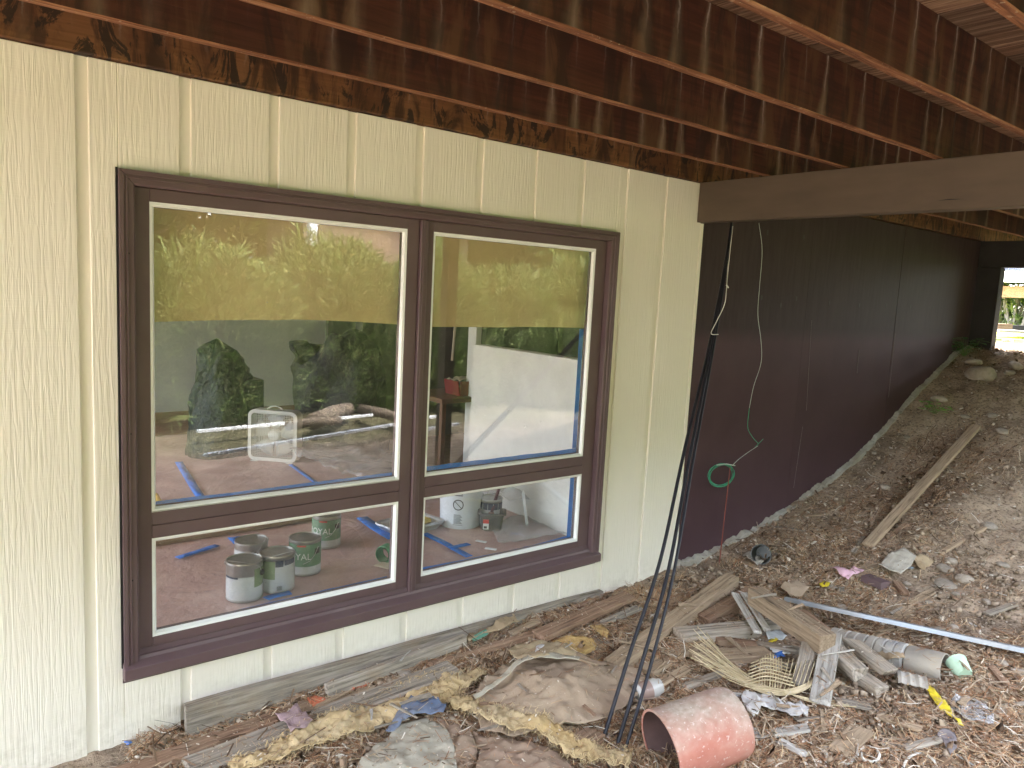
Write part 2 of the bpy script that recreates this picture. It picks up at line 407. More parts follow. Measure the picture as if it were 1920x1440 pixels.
def text_mesh(txt, size, ext=.0004, align='CENTER'):
    cu = bpy.data.curves.new('lettering', 'FONT'); cu.body = txt; cu.size = size; cu.extrude = ext; cu.align_x = align; cu.align_y = 'CENTER'; cu.resolution_u = 3
    o = bpy.data.objects.new('lettering', cu); COL.objects.link(o)
    bpy.context.view_layer.update()
    me = bpy.data.meshes.new_from_object(o.evaluated_get(bpy.context.evaluated_depsgraph_get()))
    bpy.data.objects.remove(o); return me
# ================================================================== GROUND
def build_ground():
    def axis(segs):
        out = []
        for a, b, n in segs: out += list(np.linspace(a, b, n, endpoint=False))
        return np.array(out + [segs[-1][1]])
    ax = axis([(-90, -8, 14), (-8, -1, 20), (-1, .3, 26), (.3, 6.6, 300), (6.6, 9.6, 90), (9.6, 16, 60), (16, 90, 16)])
    ay = axis([(-90, -10, 12), (-10, -2.5, 30), (-2.5, .3, 50), (.3, 3.26, 150), (3.26, 3.5, 3), (3.5, 12, 10), (12, 90, 10)])
    Xg, Yg = np.meshgrid(ax, ay, indexing='ij'); Z = ground(Xg, Yg)
    inside = (Yg > 3.3) & (Yg < 11) & (Xg < 8.3) & (Xg > -6); Z = np.where(inside, np.minimum(Z, -.12), Z)
    n, m = Xg.shape; V = np.stack([Xg, Yg, Z], -1).reshape(-1, 3)
    i, j = np.meshgrid(np.arange(n - 1), np.arange(m - 1), indexing='ij'); a = (i * m + j).ravel()
    Fc = np.stack([a, a + m, a + m + 1, a + 1], -1)
    me = bpy.data.meshes.new('ground'); me.from_pydata(V.tolist(), [], Fc.tolist()); me.polygons.foreach_set('use_smooth', [True] * len(Fc)); me.update()
    return tag(link('ground', me, 'ground'), kind='structure')
build_ground()

# ================================================================== CREAM WALL + WINDOW
wall = empty('siding_wall', (1.5, 3.2, 0), 'cream vertical grooved siding wall with the big brown window set in it', 'wall')
wall_off = Vector((-1.5, -3.2, 0))
OX0, OX1, OZ0, OZ1 = .602, 3.276, .292, 2.307      # hole for the window
SB, ST = .018, 2.694
def wall_part(b, name, mats, parent=None, **k):
    o = b.build(name, mats, parent or wall, **k); o.location = wall_off; return o
for n in range(-6, 10):
    x0 = .464 + .3558 * n + .041; x1 = .464 + .3558 * (n + 1)
    if n == 9: x1 = 4.058
    b = B(); f = 3.2; k = 3.222; sb = SB - (.03 if n < 1 else 0)
    if x1 < OX0 or x0 > OX1: b.box(x0, x1, f, k, sb, ST)
    else:
        cx0, cx1 = max(x0, OX0), min(x1, OX1)
        if x0 < OX0: b.box(x0, OX0, f, k, sb, ST)
        if x1 > OX1: b.box(OX1, x1, f, k, sb, ST)
        b.box(cx0, cx1, f, k, OZ1, ST); b.box(cx0, cx1, f, k, sb, OZ0)
    o = b.build('siding_board', 'siding', wall, bevel=.0025); o.location = wall_off
    g = B(); gx0 = x0 - .041 ; gx1 = x0
    if gx1 < OX0 or gx0 > OX1: g.box(gx0, gx1, f + .012, k, sb, ST)
    else: g.box(gx0, gx1, f + .012, k, OZ1, ST); g.box(gx0, gx1, f + .012, k, sb, OZ0)
    o = g.build('groove_strip', 'siding_groove', wall); o.location = wall_off
# cut corner strip of the siding below the beam
b = B().box(4.0585, 4.085, 3.196, 3.216, .03, 2.44); wall_part(b, 'corner_trim', 'siding_groove')
b = B()
xs = np.linspace(-3.5, 4.06, 60)
for i in range(59):
    t0 = .018 + .004 * math.sin(xs[i] * 9); 
    b.box(xs[i], xs[i + 1], 3.185 if xs[i] < 3 else 3.19, 3.24, -.35, SB - .034 if xs[i] < .8 else SB - .004)
wall_part(b, 'foundation', 'concrete')
# inner lining of the wall round the window hole
b = B(); b.box(-2.6, .64, 3.262, 3.36, .30, 2.74); b.box(3.235, 6.0, 3.262, 3.36, .30, 2.74); b.box(.64, 3.235, 3.262, 3.36, 2.27, 2.74); b.box(.64, 3.235, 3.262, 3.36, .22, .372)
MAT['drywall'] = generic('drywall', (.50, .49, .45), (.58, .57, .53), scale=3, rand=0, bump=.05)
wall_part(b, 'inner_lining', 'drywall')

win = B()
wo_ = bpy.data.objects.new('window', None); COL.objects.link(wo_); wo_.parent = wall; wo_.location = (.44, 0, 1.3); wo_['label'] = 'four-pane window in a dark brown frame with white glazing beads'
woff = -(Vector((1.5, 3.2, 0)) + Vector((.44, 0, 1.3)))
def wp(b, name, mats, **k):
    o = b.build(name, mats, wo_, **k); o.location = woff; return o
WX0, WX1, WZ0, WZ1 = .598, 3.280, .285, 2.311
prof = [(0, 0), (0, .030), (.015, .030), (.017, .024), (.022, .024), (.024, .028), (.029, .028), (.031, .022), (.049, .022), (.056, .016), (.056, -.024), (.03, -.024), (.03, 0)]
def member(fn0, fn1, name):
    n = len(prof); vs = [fn0(*p) for p in prof] + [fn1(*p) for p in prof]
    fs = [tuple(range(n)), tuple(range(2 * n - 1, n - 1, -1))] + [(i, i + n, (i + 1) % n + n, (i + 1) % n) for i in range(n)]
    b = B().add(vs, fs); me = b.mesh(name); bm = bmesh.new(); bm.from_mesh(me); bmesh.ops.recalc_face_normals(bm, faces=bm.faces); bm.to_mesh(me); bm.free()
    o = link(name, me, 'trim', wo_); o.location = woff; return o
e = .0009
member(lambda u, d: (WX0 + u + e, 3.2 - d, WZ1 - u + e), lambda u, d: (WX1 - u - e, 3.2 - d, WZ1 - u + e), 'head_casing')
member(lambda u, d: (WX0 + u, 3.2 - d, .338), lambda u, d: (WX0 + u, 3.2 - d, WZ1 - u - e), 'side_casing')
member(lambda u, d: (WX1 - u, 3.2 - d, .338), lambda u, d: (WX1 - u, 3.2 - d, WZ1 - u - e), 'side_casing')
wp(B().prism_x([(3.150, .336), (3.150, .292), (3.158, .285), (3.199, .285), (3.199, .26), (3.25, .26), (3.25, .388), (3.222, .384), (3.205, .366), (3.197, .3655), (3.19, .352)], WX0 - .004, WX1 + .004), 'sill', 'trim', bevel=.0015)
wp(B().box(WX0 - .0075, WX0 - .0005, 3.190, 3.2, .33, WZ1 + .006), 'shadow_gap', 'gap')  # caulk gap beside the casing, its shade put in as a dark strip
def sash(x0, x1, gx0, gx1, left):
    sy0, sy1 = 3.214, 3.26
    for nm, (a, b_, c, d) in (('sash_stile', (x0, gx0, .386, 2.2545)), ('sash_stile', (gx1, x1, .386, 2.2545)), ('sash_rail', (gx0 + .0004, gx1 - .0004, 2.205, 2.2545)),
                              ('sash_rail', (gx0 + .0004, gx1 - .0004, .9065, .96)), ('sash_rail', (gx0 + .0004, gx1 - .0004, .85, .9045)), ('sash_rail', (gx0 + .0004, gx1 - .0004, .386, .425))):
        wp(B().box(a, b_, sy0 + (0 if 'rail' in nm else .0012), sy1, c, d), nm, 'trim', bevel=.0016)
    wp(B().box(gx0, gx1, 3.2125, 3.2139, .9630 if left else .9610, .9645 if left else .9620), 'paint_line', 'trim')
    for z0, z1 in ((.96, 2.205), (.425, .85)):
        w = .018; b = B()
        pr = [(0, 3.217), (w * .6, 3.2185), (w, 3.229), (w, 3.236), (0, 3.236)]
        loops = []
        vs = []
        for u, y in pr:
            vs += [(gx0 + u, y, z0 + u), (gx1 - u, y, z0 + u), (gx1 - u, y, z1 - u), (gx0 + u, y, z1 - u)]
        n = len(pr); fs = []
        for i in range(n):
            j = (i + 1) % n
            for k in range(4):
                l = (k + 1) % 4; fs.append((i * 4 + k, i * 4 + l, j * 4 + l, j * 4 + k))
        b.add(vs, fs); o = wp(b, 'glazing_bead', 'white_bead', bevel=0)
        wp(B().box(gx0 + .006, gx1 - .006, 3.2365, 3.2405, z0 + .006, z1 - .006), 'pane', 'glass')
        wp(B().box(gx0 + .0062, gx0 + w, 3.241, 3.2585, z0, z1).box(gx1 - w, gx1 - .0062, 3.241, 3.2585, z0, z1).box(gx0 + w, gx1 - w, 3.241, 3.2585, z0, z0 + w).box(gx0 + w, gx1 - w, 3.241, 3.2585, z1 - w, z1), 'inner_stop', 'trim')
sash(.656, 1.928, .712, 1.862, True)
sash(1.974, 3.222, 2.012, 3.134, False)
wp(B().box(1.931, 1.971, 3.197, 3.26, .36, 2.2545), 'mullion', 'trim', bevel=.003)
wp(B().box(1.9435, 1.9505, 3.1935, 3.1969, .36, 2.2545), 'mullion_bead', 'trim', bevel=.001)
for (x, z) in ((.63, 2.0), (.63, 1.3), (.63, .7), (.95, 2.29), (1.8, 2.285), (2.6, 2.285), (3.26, 1.6), (3.26, .8)):
    wp(B().lathe([(.0035, 0), (.0035, .001)], 10), 'nail_head', 'gap').matrix_local = Matrix.Translation(Vector((x, 3.1785 , z)) + woff) @ Matrix.Rotation(math.pi / 2, 4, 'X')

# ================================================================== BROWN WALL
bw = empty('plywood_wall', (6.3, 3.22, 0), 'dark brown painted plywood wall running back under the deck above the dirt slope', 'wall')
boff = Vector((-6.3, -3.22, 0))
def bp(b, name, mats, **k):
    o = b.build(name, mats, bw, **k); o.location = boff; return o
edges = [4.086, 5.448, 6.955, 8.66]
for i in range(3):
    bp(B().box(edges[i] + (.002 if i else -.02), edges[i + 1] - .002, 3.210 + .0015 * (i % 2), 3.235, -.3, 2.69), 'plywood_panel', 'ply')
bp(B().box(4.05, 8.65, 3.236, 3.28, -.3, 2.93), 'wall_backing', 'gap')
for p0, p1 in (((1522, 600), (1512, 770)), ((1505, 800), (1488, 915)), ((1611, 655), (1607, 700)), ((1679, 625), (1666, 745))):
    a = PY(p0, 3.209); c = PY(p1, 3.209); w = .0016
    bp(B().add([(a.x - w, 3.2085, a.z), (a.x + w, 3.2085, a.z), (c.x + w, 3.2085, c.z), (c.x - w, 3.2085, c.z), (a.x - w, 3.2098, a.z), (a.x + w, 3.2098, a.z), (c.x + w, 3.2098, c.z), (c.x - w, 3.2098, c.z)],
               [(0, 1, 2, 3), (7, 6, 5, 4), (0, 4, 5, 1), (1, 5, 6, 2), (2, 6, 7, 3), (3, 7, 4, 0)]), 'seam_scratch', 'scratch')
MAT['stain'] = simple('fastener_stain_colour', (.036, .027, .025), var=.2)
for p in ((1428, 558), (1493, 560), (1464, 573), (1555, 568), (1611, 573), (1661, 573), (1707, 575), (1749, 577), (1439, 436), (1507, 445)):
    a = PY(p, 3.2085); o = B().lathe([(.011, 0), (.009, .001)], 10).build('fastener_stain', 'stain', bw)
    o.matrix_local = Matrix.Translation(a + boff) @ Matrix.Rotation(math.pi / 2, 4, 'X') @ Matrix.Diagonal((1, 1.9, 1, 1))
# concrete footing strip stepping up with the slope
b = B(); xs = np.linspace(4.092, 8.655, 420); vs = []
for x in xs:
    t = base(x, 3.1) + .034 + .030 * float(vn(x * 5, 0, 5)) + .022 * float(vn(x * 19, 2, 6)) + .014 * float(vn(x * 60, 2, 16)); lo = t - .35
    vs += [(x, 3.165 + .012 * float(vn(x * 9, 1, 7)), lo), (x, 3.168 + .012 * float(vn(x * 15, 1, 8)), t - .008), (x, 3.2, t), (x, 3.2092, t - .002), (x, 3.2092, lo)]
fs = []
for i in range(len(xs) - 1):
    for k in range(5): fs.append((i * 5 + k, (i + 1) * 5 + k, (i + 1) * 5 + (k + 1) % 5, i * 5 + (k + 1) % 5))
fs += [(0, 1, 2, 3, 4), tuple(5 * (len(xs) - 1) + k for k in (4, 3, 2, 1, 0))]
b.add(vs, fs); bp(b, 'footing', 'concrete')

# ================================================================== DECK
deck = empty('timber_deck', (4.0, 1.2, 0), 'dark stained timber deck overhead, its joists and boards seen from below', 'deck')
def dp(b, name, mats, parent=None, loc=(0, 0, 0), **k):
    o = b.build(name, mats, deck, **k); o.location = Vector(loc) - Vector((4.0, 1.2, 0)); return o
JZ = 2.698
def joist_mesh(x0, x1, w, h, jig=0):
    xs = np.arange(x0, x1 + .01, .12); b = B(); n = len(xs); vs = []
    for i, x in enumerate(xs):
        q = .0035 * float(vn(x * 2.3, jig, 31)); q2 = .003 * float(vn(x * 7, jig, 32)); c = .004
        vs += [(x, q, c + q2), (x, q + c, q2), (x, w - c + q, q2), (x, w + q, c + q2), (x, w + q, h), (x, q, h)]
    fs = []; mi = []
    for i in range(n - 1):
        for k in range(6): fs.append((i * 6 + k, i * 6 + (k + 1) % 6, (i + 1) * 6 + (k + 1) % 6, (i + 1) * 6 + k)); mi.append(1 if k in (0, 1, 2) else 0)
    fs += [tuple(range(6))[::-1], tuple(6 * (n - 1) + k for k in range(6))]; mi += [0, 0]
    b.v = vs; b.f = fs; b.mi = mi; return b
for i, y in enumerate((2.69, 2.20, 1.715, 1.235, .80, .40, .0)):
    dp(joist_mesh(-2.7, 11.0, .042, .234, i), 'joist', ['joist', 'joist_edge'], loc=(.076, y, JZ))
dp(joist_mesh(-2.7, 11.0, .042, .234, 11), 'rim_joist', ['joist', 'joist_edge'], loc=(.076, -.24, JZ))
dp(joist_mesh(-2.7, 11.0, .06, .234, 12), 'ledger', ['ledger', 'ledger'], loc=(.076, 3.178, JZ))
me_db = B().box(.0022, .1498, -.28, 3.235, 2.9335, 2.969).mesh('deck_board')
for k in range(-17, 73):
    o = link('deck_board', me_db, 'deck', deck, Vector((k * .152, 0, .0006 * (k % 3))) - Vector((4.0, 1.2, 0)))
dp(B().box(4.012, 4.100, -.19, 3.198, 2.443, 2.6965), 'beam', 'beam', bevel=.004)
crk = PX((1755, 376), 4.0112); crk2 = PX((1808, 373), 4.0112)
dp(B().add([(4.0105, crk.y, crk.z - .001), (4.0105, crk2.y, crk2.z), (4.0105, (crk.y + crk2.y) / 2, crk.z + .004), (4.0119, crk.y, crk.z - .001), (4.0119, crk2.y, crk2.z), (4.0119, (crk.y + crk2.y) / 2, crk.z + .004)],
           [(0, 1, 2), (5, 4, 3), (0, 3, 4, 1), (1, 4, 5, 2), (2, 5, 3, 0)]), 'crack', 'gap')
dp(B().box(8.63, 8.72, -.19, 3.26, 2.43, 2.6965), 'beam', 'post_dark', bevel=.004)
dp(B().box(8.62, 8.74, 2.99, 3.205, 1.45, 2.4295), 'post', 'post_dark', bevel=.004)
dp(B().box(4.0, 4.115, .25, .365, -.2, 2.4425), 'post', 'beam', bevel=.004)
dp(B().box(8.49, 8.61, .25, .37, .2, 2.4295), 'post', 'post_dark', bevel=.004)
dp(B().box(11.0, 11.042, -.2, 3.2, JZ, JZ + .234), 'end_joist', 'post_dark')

# ================================================================== ROOM BEHIND THE GLASS
FZ = .375
def mk_paper():
    s = NT('red_rosin_paper'); v = s.coords((1, 1, 1)); n = s.noise(v, 2.2, 6, .6, .5); n2 = s.noise(v, 26, 5, .6)
    col = s.ramp(n, [(.3, (.40, .255, .225)), (.55, (.53, .36, .325)), (.75, (.64, .48, .44))])
    col = s.mix(s.ramp(n2, [(.58, 0.0), (.72, .45)]), col, (.62, .50, .46))
    s.bsdf(col, .45, s.bump(s.math('ADD', s.noise(v, 3.2, 6, .6, 1.2), s.math('MULTIPLY', n2, .2)), .6, .03), spec=.5); return s.m
MAT['paper'] = mk_paper()
MAT['wood_floor'] = generic('wood_floor', (.20, .12, .07), (.33, .21, .12), scale=3, stretch=(1.5, 14, 1), rand=0, bump=.1)
MAT['room_wall'] = generic('room_wall', (.36, .355, .31), (.42, .41, .36), scale=2, rand=0, bump=.05)
MAT['room_white'] = generic('room_white', (.66, .66, .64), (.72, .72, .70), scale=2.2, rand=0, bump=.08, dirt=(.50, .50, .49), dirt_amt=.4)
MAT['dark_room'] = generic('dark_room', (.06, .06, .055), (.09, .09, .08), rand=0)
tag(B().box(-2.6, 6.0, 3.262, 9.0, FZ - .2, FZ - .004).build('interior_floor', 'wood_floor'), kind='structure')
tag(B().box(-2.6, 6.0, 3.362, 9.1, 2.745, 2.80).build('interior_ceiling', 'room_wall'), kind='structure')
tag(B().box(-2.6, 6.0, 9.0, 9.1, FZ - .1, 2.744).build('interior_back_wall', 'room_wall'), kind='structure')
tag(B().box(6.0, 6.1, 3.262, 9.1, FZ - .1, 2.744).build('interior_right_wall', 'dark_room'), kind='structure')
b = B(); b.box(-2.7, -2.601, 3.262, 3.8, FZ - .1, 2.744); b.box(-2.7, -2.601, 8.4, 9.1, FZ - .1, 2.744); b.box(-2.7, -2.601, 3.8, 8.4, FZ - .1, .8); b.box(-2.7, -2.601, 3.8, 8.4, 2.5, 2.744)  # unseen window opening added in this wall to let sky light in
tag(b.build('interior_left_wall', 'room_wall'), kind='structure')
def sheet(name, pts, mats, lift=.003, thick=.0012, res=.03, wr=.004, ws=9, seed=0, hfun=None, parent=None, jag=0, edge_lift=None, smooth=True, tri_noise=None):
    """a sheet with the given outline (world x, y), following hfun(x, y), with wrinkles and thickness"""
    P = [Vector((p[0], p[1])) for p in pts]
    per = []
    for i in range(len(P)):
        a, c = P[i], P[(i + 1) % len(P)]; n = max(1, int((c - a).length / res))
        for k in range(n):
            q = a.lerp(c, k / n)
            if jag and k: q = q + (c - a).orthogonal().normalized() * (jag * 2 * float(vn(q.x * 40, q.y * 40, seed)))
            per.append(q)
    x0 = min(p.x for p in per); x1 = max(p.x for p in per); y0 = min(p.y for p in per); y1 = max(p.y for p in per)
    inner = []
    xx = x0
    while xx < x1:
        yy = y0
        while yy < y1:
            inner.append(Vector((xx + res * .5 + rnd.uniform(-.2, .2) * res, yy + res * .5 + rnd.uniform(-.2, .2) * res))); yy += res
        xx += res
    n = len(per)
    def inside(p):
        c = False; j = n - 1
        for i in range(n):
            a, b_ = per[i], per[j]
            if (a.y > p.y) != (b_.y > p.y) and p.x < (b_.x - a.x) * (p.y - a.y) / (b_.y - a.y) + a.x: c = not c
            j = i
        return c
    inner = [p for p in inner if inside(p) and min((p - q).length_squared for q in per) > (res * .35) ** 2]
    vs, es, fs, *_ = geometry.delaunay_2d_cdt(per + inner, [(i, (i + 1) % n) for i in range(n)], [], 1, 1e-5)
    xs_ = np.array([v.x for v in vs]); ys_ = np.array([v.y for v in vs])
    h = hfun(xs_, ys_) if hfun else np.zeros(len(vs)) + FZ
    ca, sa = math.cos(seed * 1.3), math.sin(seed * 1.3); xr = xs_ * ca - ys_ * sa; yr = xs_ * sa + ys_ * ca
    wx = xr + .10 * fbm(xs_ * 5, ys_ * 5, seed + 31, 2); wy = yr + .10 * fbm(xs_ * 5, ys_ * 5, seed + 37, 2)
    r1 = np.clip(1 - np.abs(fbm(wx * ws * 1.3, wy * ws * .45, seed + 3, 2)) * 3.4, 0, 1) ** 1.5
    r2 = np.clip(1 - np.abs(fbm(wx * ws * 1.1 + 7, wy * ws * 2.6, seed + 5, 2)) * 3.6, 0, 1) ** 1.7
    z = h + lift + wr * (.45 * r1 + .28 * r2) + wr * .5 * (fbm(xs_ * ws * .45, ys_ * ws * .45, seed + 9, 2) + .3) + wr * .10 * fbm(xs_ * ws * 5, ys_ * ws * 5, seed + 11, 2)
    cx, cyy = float(xs_.mean()), float(ys_.mean()); cz = float(z.mean())
    me = bpy.data.meshes.new(name); V = [(float(a) - cx, float(b_) - cyy, float(c) - cz) for a, b_, c in zip(xs_, ys_, z)]
    nV = len(V); top = [tuple(f) for f in fs]
    # orientation
    f0 = top[0]; a, b_, c = (Vector(V[i]) for i in f0[:3])
    if (b_ - a).cross(c - a).z < 0: top = [f[::-1] for f in top]
    bot = [tuple(i + nV for i in f[::-1]) for f in top]
    Vb = [(v[0], v[1], v[2] - thick) for v in V]
    cnt = {}
    for f in top:
        for i in range(len(f)): cnt[(f[i], f[(i + 1) % len(f)])] = 1
    side = [(j_, i_, i_ + nV, j_ + nV) for (i_, j_) in cnt if (j_, i_) not in cnt]
    me.from_pydata(V + Vb, [], top + bot + side)
    if smooth: me.polygons.foreach_set('use_smooth', [True] * (len(top) + len(bot)) + [False] * len(side))
    me.update()
    return link(name, me, mats, parent, (cx, cyy, cz))
o = sheet('floor_paper', [(-1.5, 3.335), (1.9, 3.34), (3.23, 3.345), (3.25, 4.65), (3.1, 7.6), (-1.5, 7.6)], 'paper', lift=.004, res=.085, wr=.010, ws=2.6, seed=4)
tag(o, 'reddish brown protective paper covering the room floor behind the glass', 'floor paper')
MAT['tape'] = simple('blue_masking_tape', (.015, .16, .60), rough=.5, var=.12)
MAT['tape_pale'] = simple('pale_blue_film', (.30, .50, .75), rough=.4, var=.1)
def tape(pts, w, label, z=FZ + .022, seed=0):
    for a, c in zip(pts[:-1], pts[1:]):
        pass
    P = [Vector((p[0], p[1])) for p in pts]; L = []; Rr = []
    for i, p in enumerate(P):
        t = (P[min(i + 1, len(P) - 1)] - P[max(i - 1, 0)]).normalized(); q = Vector((-t.y, t.x)) * w / 2
        L.append(p + q); Rr.append(p - q)
    o = sheet('masking_tape', L + Rr[::-1], 'tape', lift=.018, res=.04, wr=.004, ws=6, seed=seed)
    return tag(o, label, 'tape')
def zf(px, py): p = PZ((px, py), FZ); return (p.x, p.y)
tape([(.66, 3.345), (1.2, 3.36), (1.9, 3.37)], .02, 'blue tape along the floor edge behind the lower left pane', seed=1)
tape([zf(790, 1073), zf(900, 1052), zf(1000, 1030), zf(1078, 1008)], .035, 'blue tape along the floor edge behind the lower right pane', seed=2)
tape([zf(795, 1005), zf(830, 1022), zf(880, 1050)], .05, 'short blue floor tape running from the tray to the window edge', seed=3)
tape([zf(843, 1033), zf(879, 1025)], .045, 'small blue tape stub crossing the floor tape beside the white bucket', seed=4)
tape([zf(332, 1052), zf(408, 1028)], .045, 'lone straight strip of blue tape on the paper left of the paint cans', seed=5)
tape([zf(438, 1012), zf(450, 1024)], .07, 'small blue tape patch just behind the hidden paint can', seed=6)
tape([zf(335, 870), zf(365, 920), zf(382, 945)], .06, 'long blue floor tape in front of the dark bag behind the upper left pane', seed=7)
tape([zf(545, 875), zf(600, 915)], .04, 'faint blue floor tape right of the box fan', seed=8)
tape([zf(678, 975), zf(705, 995), zf(738, 1015)], .08, 'ragged blue tape on the floor left of the roller tray', seed=9)
tape([zf(498, 1130), zf(515, 1124), zf(545, 1118)], .05, 'crumpled bright blue tape in front of the paint cans', seed=10)
# tape on the glass edges (inside face)
def vtape(x0, x1, z0, z1, label):
    tag(B().box(x0, x1, 3.2595, 3.2602, z0, z1).build('masking_tape', 'tape'), label, 'tape')
for x0, x1, lab in ((.726, 1.848, 'blue tape strip along the bottom edge of the upper left pane'), (2.026, 3.12, 'blue tape strip along the bottom edge of the upper right pane')):
    b = B(); xs = np.linspace(x0, x1, 14); top = [1.0 + .004 * rnd.random() for _ in xs]
    if x0 < 1: top = [.990 + .003 * rnd.random() for _ in xs]
    b.prism([(x, .968) for x in xs] + [(x, t) for x, t in list(zip(xs, top))[::-1]], 3.2596, 3.2603)
    tag(b.build('masking_tape', 'tape'), lab, 'tape')
vtape(3.082, 3.1155, 1.005, 1.73, 'upright blue tape strip at the right edge of the upper right pane')
vtape(3.082, 3.1155, .444, .831, 'upright blue tape strip at the right edge of the lower right pane')

# shades
def mk_shade():
    s = NT('tan_shade_cloth'); v = s.coords((1, 1, 1)); n = s.noise(v, 2, 5)
    col = s.ramp(n, [(.3, (.50, .355, .18)), (.7, (.60, .435, .235))])
    bs = s.bsdf(col, .8, s.bump(s.noise(v, 4, 3), .2, .01), spec=.2)
    return s.m
MAT['shade'] = mk_shade()
def shade(x0, x1, label, sag):
    xs = np.linspace(x0, x1, 24); b = B(); vs = []
    for x in xs:
        t = (x - x0) / (x1 - x0); zb = 1.727 + sag * math.sin(math.pi * min(1, max(0, t))) + (.008 if t > .5 else 0) * t
        for z in (2.36, 1.95, zb + .012, zb):
            for y in (3.312, 3.3135): vs.append((x, y + .004 * math.sin(t * 9), z))
    fs = []
    for i in range(len(xs) - 1):
        for k in range(3):
            a = i * 8 + k * 2; c = (i + 1) * 8 + k * 2
            fs += [(a, a + 2, c + 2, c), (a + 1, c + 1, c + 3, a + 3)]
        fs.append((i * 8 + 6, i * 8 + 7, (i + 1) * 8 + 7, (i + 1) * 8 + 6))
    b.add(vs, fs); o = b.build('window_shade', 'shade', smooth=False)
    tag(o, label, 'window shade')
shade(.66, 1.93, 'tan roller shade pulled halfway down behind the upper left pane', .022)
shade(1.975, 3.22, 'tan roller shade pulled halfway down behind the upper right pane', .004)

# white half wall
hw = tag(B().box(3.25, 3.36, 3.362, 4.58, FZ - .004, 1.525).build('half_wall', 'room_white', bevel=.004), 'plain white half-height wall panel standing behind the right panes', 'wall panel')
q_ = PY((893, 622), 5.3)
tag(B().box(q_.x, q_.x + .06, 5.3, 5.42, FZ, 2.74).build('wall_column', 'room_white', bevel=.004), 'white upright column rising behind the half-height white panel', 'column')
tag(B().box(3.36, 5.9, 6.6, 6.75, FZ, 1.9).build('room_partition', 'dark_room'), 'dark partition seen above the white half-height panel', 'partition')
# wood strip on the floor
p0, p1 = PZ((270, 1030), FZ), PZ((600, 972), FZ)
# ================================================================== THINGS IN THE ROOM
MAT['tin'] = generic('tin_metal', (.42, .42, .40), (.55, .55, .53), scale=5, rough=.32, metal=.9, rand=0, bump=.1, dirt=(.35, .34, .32), dirt_amt=.5)
MAT['lid'] = generic('lid_metal', (.30, .31, .29), (.42, .42, .40), scale=6, rough=.4, metal=.7, rand=.1, bump=.1, dirt=(.25, .24, .22), dirt_amt=.5)
MAT['label_white'] = generic('worn_white_label', (.58, .58, .60), (.70, .70, .72), scale=7, rand=.04, bump=.05, dirt=(.30, .29, .30), dirt_amt=.7, rough=.5)
MAT['label_green'] = simple('green_label', (.105, .235, .135), rough=.45, var=.12, dirt=(.3, .36, .3), dirt_amt=.3)
MAT['label_olive'] = simple('olive_label', (.19, .25, .14), rough=.5)
MAT['label_navy'] = simple('navy_label', (.035, .045, .085), rough=.45)
MAT['print_white'] = simple('white_print', (.75, .76, .74), var=.02)
MAT['print_black'] = simple('black_print', (.03, .03, .035), var=.02)
MAT['print_red'] = simple('red_print', (.55, .06, .05), var=.05)
MAT['wire'] = generic('wire_metal', (.5, .5, .5), (.65, .65, .64), rough=.3, metal=.9, rand=0)
MAT['black_plastic'] = simple('black_plastic', (.018, .018, .018), rough=.4, var=.2)
def arc_patch(a0, a1, z0, z1, r, t=.0006, n=None):
    n = n or max(2, int(abs(a1 - a0) / .12) + 1); b = B(); vs = []
    for i in range(n + 1):
        a = a0 + (a1 - a0) * i / n; c, s_ = math.cos(a), math.sin(a)
        vs += [(r * c, r * s_, z0), (r * c, r * s_, z1), ((r + t) * c, (r + t) * s_, z1), ((r + t) * c, (r + t) * s_, z0)]
    fs = []
    for i in range(n):
        for k in range(4): fs.append((i * 4 + k, i * 4 + (k + 1) % 4, (i + 1) * 4 + (k + 1) % 4, (i + 1) * 4 + k))
    fs += [(3, 2, 1, 0), (4 * n, 4 * n + 1, 4 * n + 2, 4 * n + 3)]
    b.add(vs, fs); return b
def wrap_text(txt, size, r, th, z, name, mat, parent, slant=0, shear=1.0):
    me = text_mesh(txt, size, .0004); bm = bmesh.new(); bm.from_mesh(me)
    bmesh.ops.subdivide_edges(bm, edges=[e_ for e_ in bm.edges if e_.calc_length() > size * .25], cuts=2)
    for v in bm.verts:
        a = th + v.co.x * shear / r; rr = r + .0006 + v.co.z
        v.co = Vector((rr * math.cos(a), rr * math.sin(a), z + v.co.y))
    bm.to_mesh(me); bm.free(); me.materials.clear(); return link(name, me, mat, parent)
